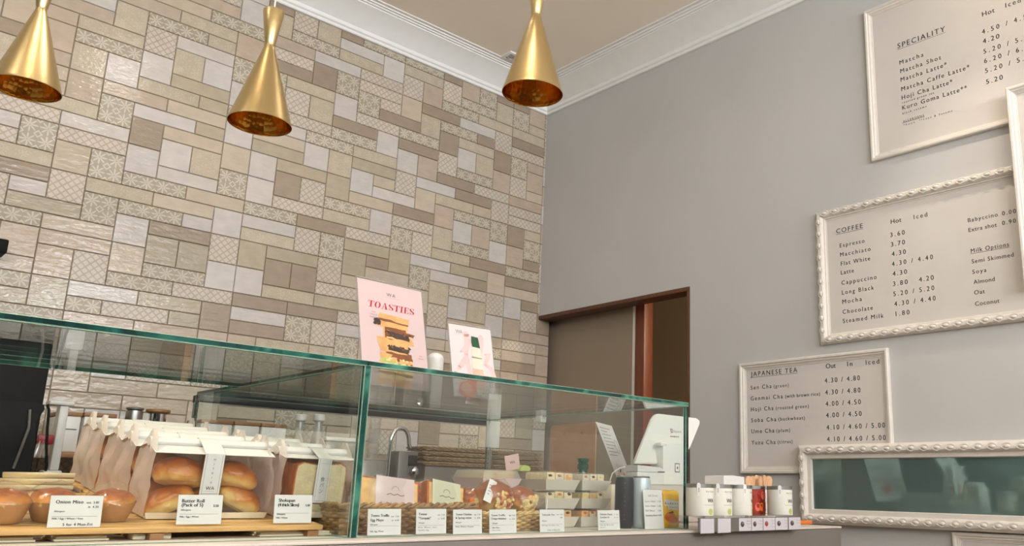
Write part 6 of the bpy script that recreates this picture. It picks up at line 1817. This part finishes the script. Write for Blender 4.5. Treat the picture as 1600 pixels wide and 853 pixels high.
t = thing('measuring_jug', 'clear measuring tub behind the first sandwich, left of the tap', 'jug', ((a.x + b.x) / 2, yj, 0.951))
g = G()
w2 = (b.x - a.x) / 2; cxj = (a.x + b.x) / 2
g.box(a.x + 0.008, b.x - 0.008, yj, yj + 0.1, 0.9515, zt - 0.008, M['cup_clear'], 0.008)
for k in range(6):
    g.box(cxj + 0.01, cxj + 0.02, yj - 0.0008, yj, zt - 0.03 - 0.012 * k, zt - 0.029 - 0.012 * k, M['grey_ink'])
g.build('body', t)
g = G(); g.box(a.x, b.x, yj - 0.006, yj + 0.106, zt - 0.0075, zt, M['cup_clear'], 0.003); g.build('rim', t)
a, b = at(508, 710, y=3.80), at(560, 710, y=3.80)
t = thing('plastic_tub', 'cream plastic tub with a lid behind the sliced loaves', 'tub', ((a.x + b.x) / 2, 3.85, sz + 0.0005))
zt = at(530, 683, y=3.80).z
g = G(); g.box(a.x, b.x, 3.80, 3.92, sz + 0.0005, zt - 0.02, M['cup_clear'], 0.006); g.build('body', t)
g = G(); g.box(a.x - 0.004, b.x + 0.004, 3.796, 3.924, zt - 0.0195, zt, M['white'], 0.006); g.build('lid', t)

# rattan trays stacked on a grey cabinet
yw = 3.60
P = lambda px, py: at(px, py, y=yw)
a, b = P(667, 740), P(752, 740)
zc_ = P(710, 729).z
t = thing('grey_cabinet', 'grey box cabinet under the stacked rattan trays', 'cabinet', ((a.x + b.x) / 2, yw + 0.15, 0.951))
g = G(); g.box(a.x, P(858, 740).x, yw + 0.02, yw + 0.32, 0.951, zc_ - 0.001, M['cabinet_grey'], 0.004); g.build('body', t)
g = G(); q0, q1 = P(722, 755), P(745, 745); g.box(q0.x, q1.x, yw + 0.012, yw + 0.0195, q0.z, q1.z, M['steel'], 0.003); g.build('badge', t)
def rattan(x0, x1, y0, y1, z0, h, label):
    t = thing('rattan_tray', label, 'tray', ((x0 + x1) / 2, (y0 + y1) / 2, z0), group='woven rattan trays in two stacks')
    g = G()
    g.box(x0 + 0.01, x1 - 0.01, y0 + 0.01, y1 - 0.01, z0, z0 + 0.003, M['rattan'])
    P2 = []
    ch = 0.025
    cor = [(x0 + ch, y0), (x1 - ch, y0), (x1, y0 + ch), (x1, y1 - ch), (x1 - ch, y1), (x0 + ch, y1), (x0, y1 - ch), (x0, y0 + ch)]
    for i, (p, q) in enumerate(zip(cor, cor[1:] + cor[:1])):
        L = math.hypot(q[0] - p[0], q[1] - p[1]); n = max(2, int(L / 0.012))
        for k in range(n):
            P2.append((p[0] + (q[0] - p[0]) * k / n, p[1] + (q[1] - p[1]) * k / n))
    cx, cy = (x0 + x1) / 2, (y0 + y1) / 2
    for r in range(3):
        z = z0 + 0.004 + (h - 0.006) * r / 2
        s = 1 - 0.03 * (2 - r)
        g.tube([(cx + (p[0] - cx) * s, cy + (p[1] - cy) * s, z + 0.0016 * math.sin(i * 1.5 + r * 2)) for i, p in enumerate(P2)], h * 0.2, M['rattan'], 6, closed=True)
    g.build('weave', t)
    g = G()
    for ph in (0, math.pi):
        g.tube([(p[0], p[1] + 0.002 * math.cos(i * 1.2 + ph), z0 + h + 0.003 * math.sin(i * 1.2 + ph)) for i, p in enumerate(P2)], 0.0028, M['rattan'], 5, closed=True)
    g.build('rim', t)
    return t
z = zc_ + 0.0005
top = P(720, 698).z
n = 4
hh = (top - z) / n
a, b = P(665, 715).x, P(774, 715).x
nm = ['lowest', 'second lowest', 'second highest', 'topmost']
r0 = None
for k in range(n):
    lb = nm[k] + ' rattan tray of the left stack, right of the tap'
    if r0 is None: r0 = rattan(a, b, yw, yw + 0.2, z, hh * 0.62, lb)
    else:
        c0_ = r0.location
        copy_thing(r0, (c0_.x + 0.006 * (k % 2), c0_.y + 0.004 * k, z + hh * k), None, lb)
a2, b2 = b + 0.02, P(858, 715).x
r1 = None
for k in range(n):
    lb = nm[k] + ' rattan tray of the right stack, behind the pink card'
    if r1 is None: r1 = rattan(a2, b2, yw + 0.03, yw + 0.23, z, hh * 0.62, lb)
    else:
        c0_ = r1.location
        copy_thing(r1, (c0_.x - 0.005 * (k % 2), c0_.y + 0.003 * k, z + hh * k), None, lb)
